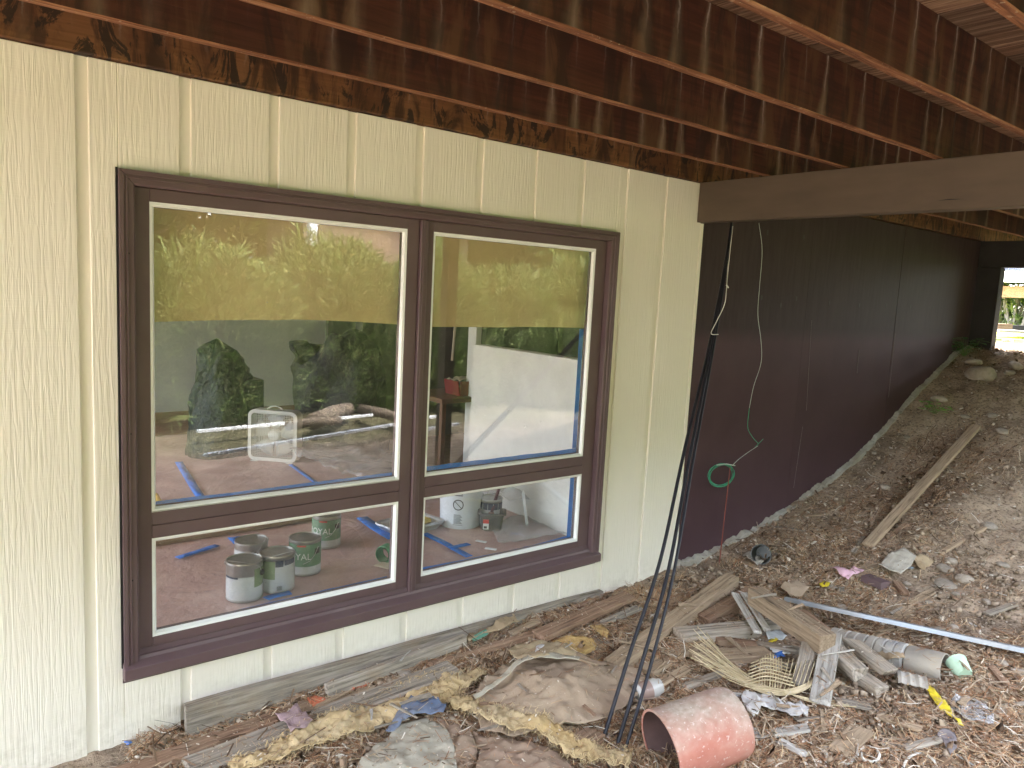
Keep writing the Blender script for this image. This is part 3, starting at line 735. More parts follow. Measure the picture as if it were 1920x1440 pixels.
def can_at(px, py, r, h, label, style, turn=0, group='used gallon paint cans on the room floor'):
    p = PZ((px, py), FZ + .012); d = Vector((p.x, p.y)).normalized(); c = Vector((p.x, p.y)) + d * r
    root = empty('paint_can', (c.x, c.y, FZ + .011), label, 'paint can', group)
    th = math.atan2(-c.y, -c.x)
    B().lathe([(r * .97, 0), (r, .004), (r * 1.005, .008), (r * .985, .012), (r * .985, h - .016), (r * 1.01, h - .012), (r * 1.015, h - .006), (r * 1.005, h), (r * .96, h + .0015), (r * .955, h - .004)], 40).build('body', 'tin', root, angle=40)
    B().lathe([(r * .95, h - .0035), (r * .90, h - .003), (r * .89, h - .010), (r * .02, h - .009)], 40).build('lid', 'lid', root, angle=40)
    rr = r * .9875
    if style in 'DE':
        arc_patch(0, 6.2831, .052, h - .018, rr).build('label', 'label_green', root)
        arc_patch(0, 6.2831, .013, .0515, rr).build('label_band', 'label_white', root)
        wrap_text('ROYAL', .050, rr + .0006, th - .50, .105, 'lettering', 'print_white', root, shear=.95)
        arc_patch(th - .5, th + .05, h - .030, h - .021, rr + .0008).build('red_dots', 'print_red', root)
        arc_patch(th + .62, th + 1.1, h - .075, h - .045, rr + .0009).build('ear', 'black_plastic', root)
        pts = [(th - .1, .070), (th + .3, .085), (th + .6, .115), (th + .85, .155)]
        B().tube([(math.cos(a) * (r + .006), math.sin(a) * (r + .006), z) for a, z in pts], .0016, 6).build('handle', 'wire', root)
        B().lathe([(.0001, h - .008), (.036, h - .008), (.036, h - .0072), (.0001, h - .0070)], 16, close=False).build('lid_label', 'label_white', root)
        B().lathe([(.0001, h - .0065), (.008, h - .0065), (.008, h - .006), (.0001, h - .006)], 10, close=False).build('lid_dot', 'print_black', root)
    elif style == 'A':
        arc_patch(th - 1.4, th + 1.5, .013, .125, rr).build('label', 'label_white', root)
        arc_patch(th - 1.35, th - .35, .118, .126, rr + .0008).build('paint_smear', 'label_navy', root)
        arc_patch(th + .55, th + 1.5, .07, .16, rr + .0008).build('label_corner', 'label_olive', root)
        B().lathe([(.0001, h - .008), (.030, h - .008), (.030, h - .0072), (.0001, h - .0070)], 16, close=False).build('lid_label', 'label_white', root)
    elif style == 'B':
        arc_patch(th - 1.6, th + 1.6, .013, .150, rr).build('label', 'label_white', root)
        arc_patch(th - 1.6, th - .12, .075, .165, rr + .0008).build('label_corner', 'label_olive', root)
        arc_patch(th - .1, th + .35, h - .052, h - .02, rr + .0008).build('label_block', 'label_navy', root)
        arc_patch(th + .42, th + 1.2, h - .048, h - .022, rr + .0008).build('label_block', 'label_navy', root)
        b = B()
        for k in range(9): q = arc_patch(th + .0 + k * .034, th + .0 + k * .034 + (.012 if k % 3 else .022), .018, .040, rr + .0012, n=1); b.add(q.v, q.f)
        b.build('barcode', 'print_black', root)
        B().lathe([(.0001, h - .008), (.030, h - .008), (.030, h - .0072), (.0001, h - .0070)], 16, close=False, c=(.02, .0, 0)).build('lid_label', 'label_white', root)
    elif style == 'C':
        arc_patch(0, 6.2831, .013, .150, rr).build('label', 'label_white', root)
        B().lathe([(.0001, h - .008), (.034, h - .008), (.034, h - .0072), (.0001, h - .0070)], 16, close=False).build('lid_label', 'label_white', root)
    elif style == 'F':
        arc_patch(0, 6.2831, .02, .12, rr).build('label', 'label_white', root)
        arc_patch(0, 6.2831, .1205, h - .02, rr + .0004).build('label_block', 'label_navy', root)
        for k in range(5): arc_patch(th - 1.1 + k * .45, th - 1.08 + k * .45, .122, h - .022, rr + .0011, n=1).build('label_line', 'print_white', root)
        B().lathe([(.0001, h - .008), (.02, h - .008), (.02, h - .0072), (.0001, h - .0070)], 12, close=False).build('lid_label', 'label_white', root)
    if style in 'ABC':
        side = {'A': 1.05, 'B': -1.0, 'C': 0.2}[style]; a0 = th + side
        ear = Vector((math.cos(a0) * (r + .004), math.sin(a0) * (r + .004), h - .055))
        B().lathe([(.0001, 0), (.016, 0), (.014, .007), (.0001, .008)], 14, close=False).build('ear', 'black_plastic', root).matrix_local = Matrix.Translation(ear) @ Matrix.Rotation(a0, 4, 'Z') @ Matrix.Rotation(math.pi / 2, 4, 'Y')
        a1 = a0 + math.pi; e2 = Vector((math.cos(a1) * (r + .004), math.sin(a1) * (r + .004), h - .055))
        out = Vector((math.cos(a0), math.sin(a0), 0)).cross(Vector((0, 0, 1))) * (1 if style == 'A' else -1)
        pts = [ear + Vector((0, 0, 0)), ear * .97 + out * .03 + Vector((0, 0, .045)), Vector((0, 0, h + .012)) + out * (r * .85), e2 * .97 + out * .03 + Vector((0, 0, .045)), e2]
        B().tube(catmull(pts, 7), .0017, 6).build('handle', 'wire', root)
    return root
can_at(458, 1131, .086, .190, 'smudged paint can with half-torn white label, nearest and leftmost of the five', 'A')
can_at(519, 1114, .086, .190, 'paint can with barcode and navy block label, right beside the smudged one', 'B')
can_at(471, 1088, .084, .190, 'paint can mostly hidden behind the two front cans, handle up', 'C')
can_at(571, 1081, .084, .190, 'green labelled paint can just right of the three grouped cans', 'D')
can_at(611, 1030, .084, .190, 'green labelled paint can farthest back, cut by the window rail', 'E')
can_at(917, 990, .080, .185, 'paint can with dark label blocks standing behind the black pail', 'F')

# white bucket
MAT['bucket_white'] = simple('white_bucket_plastic', (.66, .69, .76), rough=.4, var=.05)
p = PZ((862, 994), FZ + .012); d = Vector((p.x, p.y)).normalized(); r = .145; c = Vector((p.x, p.y)) + d * r
bk = empty('white_bucket', (c.x, c.y, FZ + .011), 'big white plastic bucket with black warning label beside the dark-label can', 'bucket')
B().lathe([(r * .90, 0), (r * .92, .01), (r, .30), (r, .31), (r * 1.05, .312), (r * 1.05, .33), (r, .331), (r * 1.04, .345), (r * 1.04, .365), (r * .98, .366), (r * .9, .02), (.001, .018)], 48).build('body', 'bucket_white', bk, angle=35)
th = math.atan2(-c.y, -c.x) - .12
b = B()
for k in range(9): q = arc_patch(th - .2, th + .2 - .04 * (k % 3), .075 + k * .007 - .035, .078 + k * .007 - .035, r * .945, n=3); b.add(q.v, q.f)
for zz in (.225, .236, .247): q = arc_patch(th - .18, th + .2, zz, zz + .006, r * .99, n=3); b.add(q.v, q.f)
for zz, a_, c_ in ((.030, th - .24, th + .24), (.258, th - .24, th + .24)): q = arc_patch(a_, c_, zz, zz + .002, r * .995 if zz > .1 else r * .935, n=3); b.add(q.v, q.f)
b.build('warning_print', 'print_black', bk)
ring = B(); n = 28; cx_, cz_ = th, .165; vs = []
for i in range(n):
    a = 2 * math.pi * i / n
    for R_ in (.030, .036):
        aa = cx_ + R_ * math.cos(a) / r; z = cz_ + R_ * math.sin(a); rr = r * (.92 + .08 * z / .3) + .0015
        vs.append((rr * math.cos(aa), rr * math.sin(aa), z))
ring.add(vs, [(2 * i, 2 * i + 1, (2 * i + 3) % (2 * n), (2 * i + 2) % (2 * n)) for i in range(n)])
vs = []
for t_ in (-1, 1):
    for o_ in (-.003, .003):
        aa = cx_ + (t_ * -.022 + o_) / r; z = cz_ + t_ * .022; rr = r * (.92 + .08 * z / .3) + .0017; vs.append((rr * math.cos(aa), rr * math.sin(aa), z))
ring.add(vs, [(0, 1, 3, 2)]); ring.build('prohibition_sign', 'print_black', bk)

# black pail + brush
p = PZ((921, 998), FZ + .012); d = Vector((p.x, p.y)).normalized(); c = Vector((p.x, p.y)) + d * .06
pl = empty('paint_pail', (c.x, c.y, FZ + .011), 'small black paint pail with red and white label in front of the can', 'pail', rz=math.atan2(c.y, c.x) - math.pi / 2)
b = B(); prf = [(.048, .040, 0), (.062, .052, .01), (.078, .066, .115), (.092, .076, .117), (.092, .076, .123), (.074, .062, .124), (.058, .048, .015)]
def rrect(hx, hy, z, n=6, cr=.02):
    out = []
    for qx, qy, a0 in ((1, 1, 0), (-1, 1, 90), (-1, -1, 180), (1, -1, 270)):
        for k in range(n + 1):
            a = math.radians(a0 + 90 * k / n); out.append((qx * (hx - cr) + cr * math.cos(a), qy * (hy - cr) + cr * math.sin(a), z))
    return out
vs = []; 
for hx, hy, z in prf: vs += rrect(hx, hy, z)
m_ = 28; fs = [(j * m_ + k, j * m_ + (k + 1) % m_, (j + 1) * m_ + (k + 1) % m_, (j + 1) * m_ + k) for j in range(len(prf) - 1) for k in range(m_)]
fs += [tuple(range(m_))[::-1], tuple((len(prf) - 1) * m_ + k for k in range(m_))]
b.add(vs, fs).build('body', generic('paint_splashed_plastic', (.02, .02, .02), (.05, .048, .046), scale=12, rand=0, dirt=(.16, .15, .14), dirt_amt=.6), pl, angle=35)
B().add([(-.055, -.0585, .018), (-.018, -.0585, .018), (-.018, -.0655, .085), (-.055, -.0655, .085)], [(0, 1, 2, 3)]).build('label', 'print_white', pl)
B().add([(-.055, -.0632, .058), (-.018, -.0632, .058), (-.018, -.0665, .085), (-.055, -.0665, .085)], [(0, 1, 2, 3)]).build('label_top', 'print_red', pl)
B().add([(-.05, -.0605, .024), (-.03, -.0605, .024), (-.03, -.0622, .040), (-.05, -.0622, .040)], [(0, 1, 2, 3)]).build('label_picture', 'print_black', pl)
br = empty('paint_brush', (c.x + .03, c.y + .02, FZ + .12), 'dark maroon paint brush standing in the small black pail', 'paint brush')
b = B(); b.tube([(-.02, 0, 0), (.01, .01, .06), (.04, .02, .13), (.05, .025, .155)], [.010, .013, .010, .007], 8); b.build('handle', simple('maroon_handle', (.10, .03, .045), rough=.35), br, smooth=True)
B().box(-.035, -.005, -.008, .012, -.04, 0).build('bristles', simple('bristle', (.35, .2, .16)), br)

# roller tray with cover and foil
p = PZ((800, 1000), FZ + .012)
tr = empty('roller_tray', (2.42, 4.02, FZ + .011), 'foil-lined roller tray with yellow roller cover left of the bucket', 'paint tray', rz=.2)
b = B(); n = 8; vs = []
prf = [(.19, .13, .055), (.17, .115, .05), (.15, .10, .008), (.155, .105, 0), (.195, .135, .045)]
vs = []
for hx, hy, z in prf: vs += rrect(hx, hy, z, 4, .03)
m_ = 20; fs = [(j * m_ + k, j * m_ + (k + 1) % m_, (j + 1) * m_ + (k + 1) % m_, (j + 1) * m_ + k) for j in (3, 4, 0, 1) for k in range(m_) if j != 4]
fs += [tuple(3 * m_ + k for k in range(m_))[::-1], tuple(2 * m_ + k for k in range(m_))] + [((4) * m_ + k, 4 * m_ + (k + 1) % m_, (k + 1) % m_, k) for k in range(m_)]
b.add(vs, fs).build('tray', generic('crumpled_foil', (.45, .47, .5), (.7, .72, .75), scale=14, rough=.3, metal=.6, rand=0, bump=.9, bd=.02), tr)
MAT['yellow_foam'] = simple('yellow_foam', (.62, .47, .18), rough=.8)
b = B(); b.box(-.12, .13, -.07, .06, .03, .062); b.build('cover', 'yellow_foam', tr, bevel=.012)
B().tube([(-.02, -.02, .065), (.05, .06, .075), (.09, .1, .06)], .004, 6).build('frame_wire', 'wire', tr)

# cut rolls, paper scraps, stick
MAT['green_roll'] = simple('green_roll', (.10, .30, .14))
p = PZ((722, 1058), FZ + .02)
b = B(); b.lathe([(.045, -.03), (.05, -.028), (.05, .028), (.045, .03), (.036, .03), (.036, -.03)], 24, c=(0, 0, 0), close=False); o = b.build('tape_roll', 'green_roll', smooth=False)
o.matrix_world = Matrix.Translation((p.x + .03, p.y + .05, FZ + .062)) @ Matrix.Rotation(.5, 4, 'Z') @ Matrix.Rotation(math.pi / 2, 4, 'Y'); tag(o, 'green roll lying on its side at the right end of the lower left pane', 'tape roll')
MAT['scrap'] = simple('cream_scrap', (.55, .48, .36))
tag(sheet('paper_scrap', [zf(700, 1068), zf(716, 1060), zf(737, 1063), zf(735, 1076)], 'scrap', lift=.02, res=.03, wr=.004, seed=11), 'cream paper scrap below the green roll', 'paper scrap')
MAT['white_plastic'] = simple('white_plastic', (.75, .77, .8), var=.05)
a = PZ((987, 986), FZ + .014); 
b = B(); b.add([(0, 0, 0), (.022, 0, 0), (.030, .01, .22), (.020, .01, .235), (.004, .01, .22)], [(0, 1, 2, 3, 4)]); me = b.mesh('paint_stick')
bm = bmesh.new(); bm.from_mesh(me); r_ = bmesh.ops.extrude_face_region(bm, geom=bm.faces[:]); bmesh.ops.translate(bm, verts=[v for v in r_['geom'] if isinstance(v, bmesh.types.BMVert)], vec=(0, .004, 0)); bmesh.ops.recalc_face_normals(bm, faces=bm.faces); bm.to_mesh(me); bm.free()
o = link('putty_knife', me, 'white_plastic', None, (a.x, a.y, FZ + .012)); o.rotation_euler = (math.radians(-12), 0, .2); tag(o, 'white plastic smoothing stick leaning on the white half-height panel', 'tool')
for q, (px, py, l) in enumerate(((902, 1018, 'white paint stir chip lying left of the floor tape'), (920, 1032, 'white chip standing at the edge of the bright floor tape'))):
    a = PZ((px, py), FZ + .014); o = B().box(-.012, .012, -.035, .035, 0, .004).build('wood_chip', 'white_plastic', None, loc=(a.x, a.y, FZ + .022)); o.rotation_euler = (0, 0, .5 + q * .2); tag(o, l, 'chip')
# clear film over the half wall foot + plastic sheet heap
def mk_film():
    s = NT('clear_plastic_film'); v = s.coords((1, 1, 1)); tr = s.n('ShaderNodeBsdfTransparent'); gl = s.n('ShaderNodeBsdfGlossy'); gl.inputs['Roughness'].default_value = .12
    s.l(s.bump(s.noise(v, 14, 5, .6, 1.5), 1.0, .03), gl.inputs['Normal']); df = s.n('ShaderNodeBsdfDiffuse'); df.inputs['Color'].default_value = (.8, .8, .82, 1)
    m = s.n('ShaderNodeMixShader'); m.inputs[0].default_value = .22; s.l(tr.outputs[0], m.inputs[1]); s.l(gl.outputs[0], m.inputs[2])
    m2 = s.n('ShaderNodeMixShader'); m2.inputs[0].default_value = .16; s.l(m.outputs[0], m2.inputs[1]); s.l(df.outputs[0], m2.inputs[2]); s.l(m2.outputs[0], s.out.inputs[0]); return s.m
MAT['film'] = mk_film()
tag(sheet('plastic_sheet', [(2.55, 4.35), (3.24, 3.75), (3.24, 4.5), (3.18, 5.5), (2.9, 6.4), (2.4, 6.0)], 'film', lift=.10, thick=.0008, res=.06, wr=.10, ws=5, seed=21), 'crumpled clear plastic sheet heaped left of the white half-height panel', 'plastic sheet')
tag(sheet('plastic_sheet', [(2.7, 3.45), (3.22, 3.40), (3.24, 3.9), (2.9, 3.8)], 'film', lift=.02, thick=.0008, res=.04, wr=.03, ws=8, seed=23), 'clear plastic film flat on the floor in front of the white half-height panel', 'plastic sheet')

# box fan
MAT['fan_plastic'] = simple('beige_fan_plastic', (.50, .49, .44), rough=.4, var=.05)
MAT['fan_blade'] = simple('fan_blade', (.50, .52, .52), rough=.35, var=.05)
pa, pb = PZ((464, 862), FZ + .01), PZ((557, 870), FZ + .01)
fw = (pb - pa).length * .98; ang = math.atan2(pb.y - pa.y, pb.x - pa.x); fh = fw * 1.02
fan = empty('box_fan', ((pa.x + pb.x) / 2, (pa.y + pb.y) / 2, FZ + .015), 'beige square box fan with carry handle standing on the floor', 'fan', rz=ang)
h2 = fw / 2
def frame_ring(y0, y1, w, cr, o0=0.0):
    b = B(); n = 6; L = []
    for (hh, ww) in ((h2 - o0, cr), (h2 - o0 - w, max(.01, cr - w))):
        L.append([(x, z) for x, z, _ in rrect(hh, hh, 0, n, ww)])
    m_ = len(L[0]); vs = []
    for (ring_, y) in ((L[0], y0), (L[1], y0), (L[1], y1), (L[0], y1)): vs += [(x, y, z + h2) for x, z in ring_]
    fs = [(j * m_ + k, j * m_ + (k + 1) % m_, ((j + 1) % 4) * m_ + (k + 1) % m_, ((j + 1) % 4) * m_ + k) for j in range(4) for k in range(m_)]
    return b.add(vs, fs)
frame_ring(0, .11, .022, .06).build('housing', 'fan_plastic', fan)
frame_ring(-.006, -.0005, .03, .06).build('front_rim', 'fan_plastic', fan)
for nm, y in (('front_grille', .004), ('back_grille', .104)):
    b = B(); n = 26
    for k in range(1, n):
        t = -h2 + .025 + (fw - .05) * k / n
        b.box(t - .0015, t + .0015, y, y + .003, .025, fw - .025); b.box(-h2 + .025, h2 - .025, y + .0032, y + .006, t + h2 - .0015, t + h2 + .0015)
    b.build(nm, 'fan_plastic', fan)
hub = B().lathe([(.055, 0), (.055, .04), (.04, .055), (.001, .058)], 24).build('hub', 'white_plastic', fan); hub.matrix_local = Matrix.Translation((0, .07, h2)) @ Matrix.Rotation(math.pi / 2, 4, 'X')
for k in range(5):
    b = B(); a0 = k * math.tau / 5 + .3; vs = []
    for i in range(6):
        for j in range(4):
            rr = .055 + (h2 - .085) * j / 3; a = a0 + (i / 5 - .5) * (.9 + .1 * j / 3); vs.append((rr * math.cos(a), .05 + .022 * (i / 5 - .5), h2 + rr * math.sin(a)))
    fs = [(i * 4 + j, i * 4 + j + 1, (i + 1) * 4 + j + 1, (i + 1) * 4 + j) for i in range(5) for j in range(3)]
    b.add(vs, fs); o = b.build('fan_blade', 'fan_blade', fan, smooth=True); md = o.modifiers.new('thickness', 'SOLIDIFY'); md.thickness = .003
B().tube(catmull([(-.07, .05, fw + .003), (-.045, .05, fw + .02), (0, .05, fw + .032), (.045, .05, fw + .02), (.07, .05, fw + .003)], 5), .006, 8).build('handle', 'fan_plastic', fan)
for x in (-h2 + .06, h2 - .06): B().box(x - .03, x + .03, -.02, .13, -.014, .001).build('foot', 'fan_plastic', fan)

# dark bags: lumpy heaps
def heap(name, c, rx, ry, h, mat, label, cat, seed, spikes=0, n=40, power=.55, flat=.0, res=26):
    b = B(); vs = []; 
    for j in range(res + 1):
        v = j / res; 
        for i in range(n):
            a = 2 * math.pi * i / n
            rr = math.cos(v * math.pi / 2) ** power; zz = math.sin(v * math.pi / 2) ** .9
            q = float(fbm(math.cos(a) * 1.4 + seed, math.sin(a) * 1.4 + v * 2, seed, 4)); q2 = float(fbm(math.cos(a) * 4 + seed, math.sin(a) * 4 + v * 5, seed + 5, 3))
            k = 1 + .55 * q + .22 * q2
            zt = zz * h * (1 + .45 * float(fbm(math.cos(a) * 1.1 * rr + seed, math.sin(a) * 1.1 * rr, seed + 7, 3)))
            vs.append((rx * rr * k * math.cos(a), ry * rr * k * math.sin(a), max(0, zt)))
    fs = [(j * n + i, j * n + (i + 1) % n, (j + 1) * n + (i + 1) % n, (j + 1) * n + i) for j in range(res) for i in range(n)]
    fs.append(tuple(res * n + i for i in range(n))); fs.append(tuple(range(n))[::-1])
    o = b.add(vs, fs).build(name, mat, None, smooth=True, loc=c); tag(o, label, cat); return o
MAT['bag_black'] = generic('dark_green_bag', (.012, .022, .017), (.02, .035, .026), scale=9, rough=.32, rand=0, bump=.8, bd=.04)
MAT['cover_black'] = generic('dark_cover', (.02, .02, .022), (.035, .035, .038), scale=6, rough=.7, rand=0, bump=.8, bd=.04)
q = PZ((395, 850), FZ)
heap('rubbish_bag', (q.x + .05, q.y, FZ), .25, .25, .80, 'bag_black', 'tall dark green rubbish bag left of the box fan', 'rubbish bag', 3, power=.25)
o = B().box(.0, .34, -.2, .2, 0, .66).build('green_crate', 'bag_black', None, bevel=.01, loc=(q.x + .08, q.y + .05, FZ)); tag(o, 'dark green upright crate beside the rubbish bag', 'crate')
q = PZ((640, 850), FZ)
heap('covered_chair', (q.x, q.y + .1, FZ), .46, .45, 1.0, 'cover_black', 'bulky armchair under a dark cover right of the box fan', 'covered chair', 8, power=.22)
b = B().box(-.15, .15, 0, .35, 0, .30); o = b.build('storage_box', simple('grey_green_box', (.12, .15, .12)), None, bevel=.01, loc=(3.1, 6.6, FZ)); tag(o, 'low grey green box on the floor behind the plastic sheet', 'box')
# far wall picture and darker wall strip, lamp pole
a = PY((712, 632), 8.98); o = B().box(-.14, .14, -.02, .015, -.2, .2).build('picture', simple('dark_green_picture', (.015, .045, .035), rough=.3), None, loc=(a.x, 8.98, a.z)); tag(o, 'small dark green picture high on the back wall', 'picture')
a0 = PY((612, 640), 8.97); a1 = PY((664, 640), 8.97); o = B().box(a0.x, a1.x, 8.93, 8.998, FZ, 2.74).build('wall_panel', simple('olive_panel', (.12, .13, .09)), None); tag(o, 'olive narrow panel on the back wall behind the covered chair', 'panel')
# table and red box seen in the right pane
a = PZ((868, 735), 1.0)
MAT['table_wood'] = simple('table_wood', (.16, .08, .045))
tb = empty('side_table', (a.x, a.y, FZ), 'brown table behind the white half-height panel carrying the red box', 'table')
B().box(-.42, .42, -.3, .3, .58, .62).build('table_top', 'table_wood', tb, bevel=.004)
for sx_ in (-.38, .38):
    for sy_ in (-.26, .26): B().box(sx_ - .02, sx_ + .02, sy_ - .02, sy_ + .02, 0, .5795).build('leg', 'table_wood', tb)
rb = empty('red_box', (a.x - .02, a.y - .08, FZ + .6205), 'red open box filled with loose paper on the brown table', 'box')
B().prism([(-.15, 0), (.15, 0), (.17, .13), (.16, .13), (.14, .01), (-.14, .01), (-.16, .13), (-.17, .13)], -.11, .11).build('box_body', simple('red_plastic', (.22, .025, .025)), rb)
B().box(-.145, .145, -.119, -.1105, .002, .13).build('side_panel', simple('red_plastic_side', (.20, .022, .022)), rb)
o = sheet('paper_filling', [(-.15, -.1), (.15, -.1), (.15, .1), (-.15, .1)], 'scrap', lift=.12, res=.03, wr=.05, ws=14, seed=31, hfun=lambda x, y: x * 0, parent=rb)
b = B(); b.tube([(0, 0, 0), (.03, 0, .5), (.05, 0, 1.1)], .012, 8); o = b.build('broom_handle', 'scrap', None, loc=(a.x + .1, a.y + .35, 1.25)); tag(o, 'pale stick upright against the dark above the red box', 'stick')
# yellow tube at lower left
a = PZ((300, 948), FZ + .03); a2 = PZ((284, 915), FZ + .03)
b = B(); dv = (a2 - a).normalized(); b.tube([a, a + dv * .25], .022, 14); b.tube([a - dv * .004, a - dv * .0005], .014, 12, 1); o = b.build('caulk_tube', [simple('yellow_tube', (.65, .42, .06)), MAT['print_black']]); tag(o, 'yellow caulking tube on the floor at the left edge of the upper left pane', 'tube')
a = PZ((430, 1020), FZ); 
s0, s1 = PZ((255, 1034), FZ), PZ((615, 975), FZ); dv = (s1 - s0); L_ = dv.length
o = B().box(0, L_, 0, .16, 0, .022).build('floor_board', 'tan_wood', None, loc=(s0.x, s0.y, FZ + .014)); o.rotation_euler = (0, 0, math.atan2(dv.y, dv.x)); tag(o, 'long tan board lying on the paper behind the paint cans', 'board')
# ================================================================== YARD: BOARDS AND DEBRIS
BEFORE = set(COL.objects)
def board(a, c, w, t, mat, label, name='board', cat='board', la=0.0, lc=0.0, roll=0.0, bow=0.0, sink=.25, jag=.01, seed=0, group=None, split=False):
    """timber lying between photo points a and c on the ground (la, lc: how far each end is propped up)"""
    A = G(*a); Cc = G(*c); A = A + Vector((0, 0, t * (.5 - sink) + la)); Cc = Cc + Vector((0, 0, t * (.5 - sink) + lc))
    d = Cc - A; L = d.length; x = d.normalized(); y = Vector((0, 0, 1)).cross(x).normalized(); z = x.cross(y)
    n = max(4, int(L / .07)); vs = []; q = rnd.random() * 50
    for i in range(n + 1):
        u = i / n; X = (u - .5) * L; b_ = bow * (1 - (2 * u - 1) ** 2)
        for k, (sy, sz) in enumerate(((-1, -1), (1, -1), (1, 1), (-1, 1))):
            ww = w * .5 * (1 + .07 * float(vn(u * L * 6, k, int(q)))); tt = t * .5 * (1 + .08 * float(vn(u * L * 7, k + 9, int(q))))
            e_ = 0
            if i in (0, n): e_ = (jag * 3 * float(vn(k * 3.3, i, int(q) + 3))) * (1 if i else -1)
            vs.append((X + e_, sy * ww, sz * tt + b_))
    fs = []
    for i in range(n):
        for k in range(4): fs.append((i * 4 + k, i * 4 + (k + 1) % 4, (i + 1) * 4 + (k + 1) % 4, (i + 1) * 4 + k))
    fs = [f[::-1] for f in fs] + [(0, 1, 2, 3), (n * 4 + 3, n * 4 + 2, n * 4 + 1, n * 4)]
    b = B().add(vs, fs); me = b.mesh(name); bm = bmesh.new(); bm.from_mesh(me); bmesh.ops.recalc_face_normals(bm, faces=bm.faces)
    lone = [e_ for e_ in bm.edges if e_.calc_face_angle(0) > .8]
    bmesh.ops.bevel(bm, geom=lone, offset=min(.004, t * .15), segments=1, affect='EDGES', clamp_overlap=True); bm.to_mesh(me); bm.free()
    o = link(name, me, mat); M_ = Matrix((x, y, z)).transposed().to_4x4(); M_.translation = (A + Cc) / 2
    o.matrix_world = M_ @ Matrix.Rotation(roll, 4, 'X'); tag(o, label, cat, group); return o
# along the wall
b = B(); xs = np.linspace(.815, 3.33, 30); vs = []
for i, x in enumerate(xs):
    t_ = (x - .815) / 2.5; top = .135 + .008 * float(vn(x * 3, 0, 61)) - .05 * t_; yy = 3.1 + .05 * t_
    vs += [(x, yy - .018, -.05), (x, yy + .02, -.05), (x, yy + .042, top), (x, yy + .004, top - .002)]
fs = [(i * 4 + k, i * 4 + (k + 1) % 4, (i + 1) * 4 + (k + 1) % 4, (i + 1) * 4 + k)[::-1] for i in range(29) for k in range(4)] + [(0, 1, 2, 3), (119, 118, 117, 116)]
o = B().add([(v[0] - 2.07, v[1] - 3.1, v[2]) for v in vs], fs).build('skirt_board', 'grey_wood', None, loc=(2.07, 3.1, 0), angle=30); tag(o, 'long grey weathered plank standing on edge against the foot of the cream wall', 'board')
board((608, 1312), (868, 1214), .035, .065, 'grey_wood', 'narrow grey batten on edge just in front of the plank along the wall', sink=.2, la=.02, lc=.02)
board((215, 1462), (578, 1330), .085, .03, 'brown_wood', 'brown cracked plank with white stain running out of the lower left corner', sink=.1)
board((350, 1456), (852, 1268), .13, .035, 'grey_wood', 'long flat grey plank under the mauve cloth', sink=0, la=.01, lc=.025)
board((590, 1340), (780, 1268), .06, .028, 'tan_wood', 'dusty tan strip between the flat grey plank and the narrow batten', sink=.2)
board((1010, 1208), (1180, 1130), .105, .03, 'brown_wood', 'reddish brown plank below the window corner near the dry grass clump', sink=0, la=.03, lc=.03)
board((905, 1245), (995, 1215), .05, .02, 'brown_wood', 'short dark brown lath left of the big yellow foam piece', sink=.1)
board((802, 1252), (1000, 1196), .045, .03, 'brown_wood', 'thin dirty brown lath below the torn carton', sink=.2, lc=.01)
board((1078, 1177), (1140, 1212), .04, .02, 'grey_wood', 'small grey slat pointing at the smaller yellow foam piece', sink=.1)
board((1145, 1262), (1372, 1098), .10, .085, 'tan_wood', 'thick tan beam running up towards the brown wall behind the cables', sink=.3, lc=.02)
board((1210, 1268), (1345, 1190), .09, .05, 'tan_wood', 'dusty beam piece right of the cables beneath the thick tan beam', sink=.3)
board((1270, 1200), (1452, 1182), .10, .07, 'grey_wood', 'grey square-cut beam stub lying across under the two pale laths', sink=.2)
board((1302, 1244), (1440, 1234), .11, .06, 'tan_wood', 'tan beam stub lying parallel just below the grey square-cut stub', sink=.2)
board((1318, 1172), (1412, 1118), .10, .07, 'brown_wood', 'reddish dusty block behind the two pale laths', sink=.25)
board((1352, 1262), (1428, 1236), .05, .03, 'grey_wood', 'thin grey slat behind the wicker strips', sink=.1)
board((1375, 1140), (1418, 1216), .042, .014, 'pale_wood', 'left one of the two pale laths crossing the grey stub', sink=0, la=.09, lc=.09, group=None)
board((1392, 1140), (1436, 1208), .040, .014, 'pale_wood', 'right one of the two pale laths crossing the grey stub', sink=0, la=.09, lc=.08)
board((1412, 1160), (1545, 1262), .11, .10, 'tan_wood', 'big square timber propped diagonally in the middle of the debris heap', sink=0, la=.10, lc=.11, jag=.012)
board((1555, 1242), (1535, 1332), .095, .020, 'pale_wood', 'pale splintered plank leaning on the end of the big diagonal timber', sink=0, la=.15, lc=.03, roll=.2)
board((1512, 1250), (1498, 1300), .075, .020, 'grey_wood', 'short grey plank leaning under the big diagonal timber', sink=0, la=.12, lc=.03, roll=-.2)
board((1570, 1258), (1652, 1308), .085, .045, 'grey_wood', 'lowest of the three broken grey plank ends right of the splintered plank', sink=0, la=.03, lc=.01, jag=.02)
board((1555, 1252), (1612, 1292), .10, .05, 'grey_wood', 'leftmost of the three broken grey plank ends right of the splintered plank', sink=0, la=.09, lc=.05, jag=.02)
board((1590, 1240), (1665, 1288), .09, .04, 'grey_wood', 'uppermost of the three broken grey plank ends right of the splintered plank', sink=0, la=.09, lc=.06, jag=.02)
board((1500, 1165), (1556, 1212), .075, .03, 'brown_wood', 'brown plank end showing behind the big diagonal timber', sink=.1, la=.05, lc=.05)
board((1385, 1393), (1518, 1374), .055, .012, 'pale_wood', 'white-painted broken lath right of the red bucket', sink=0, la=.015, lc=.02)
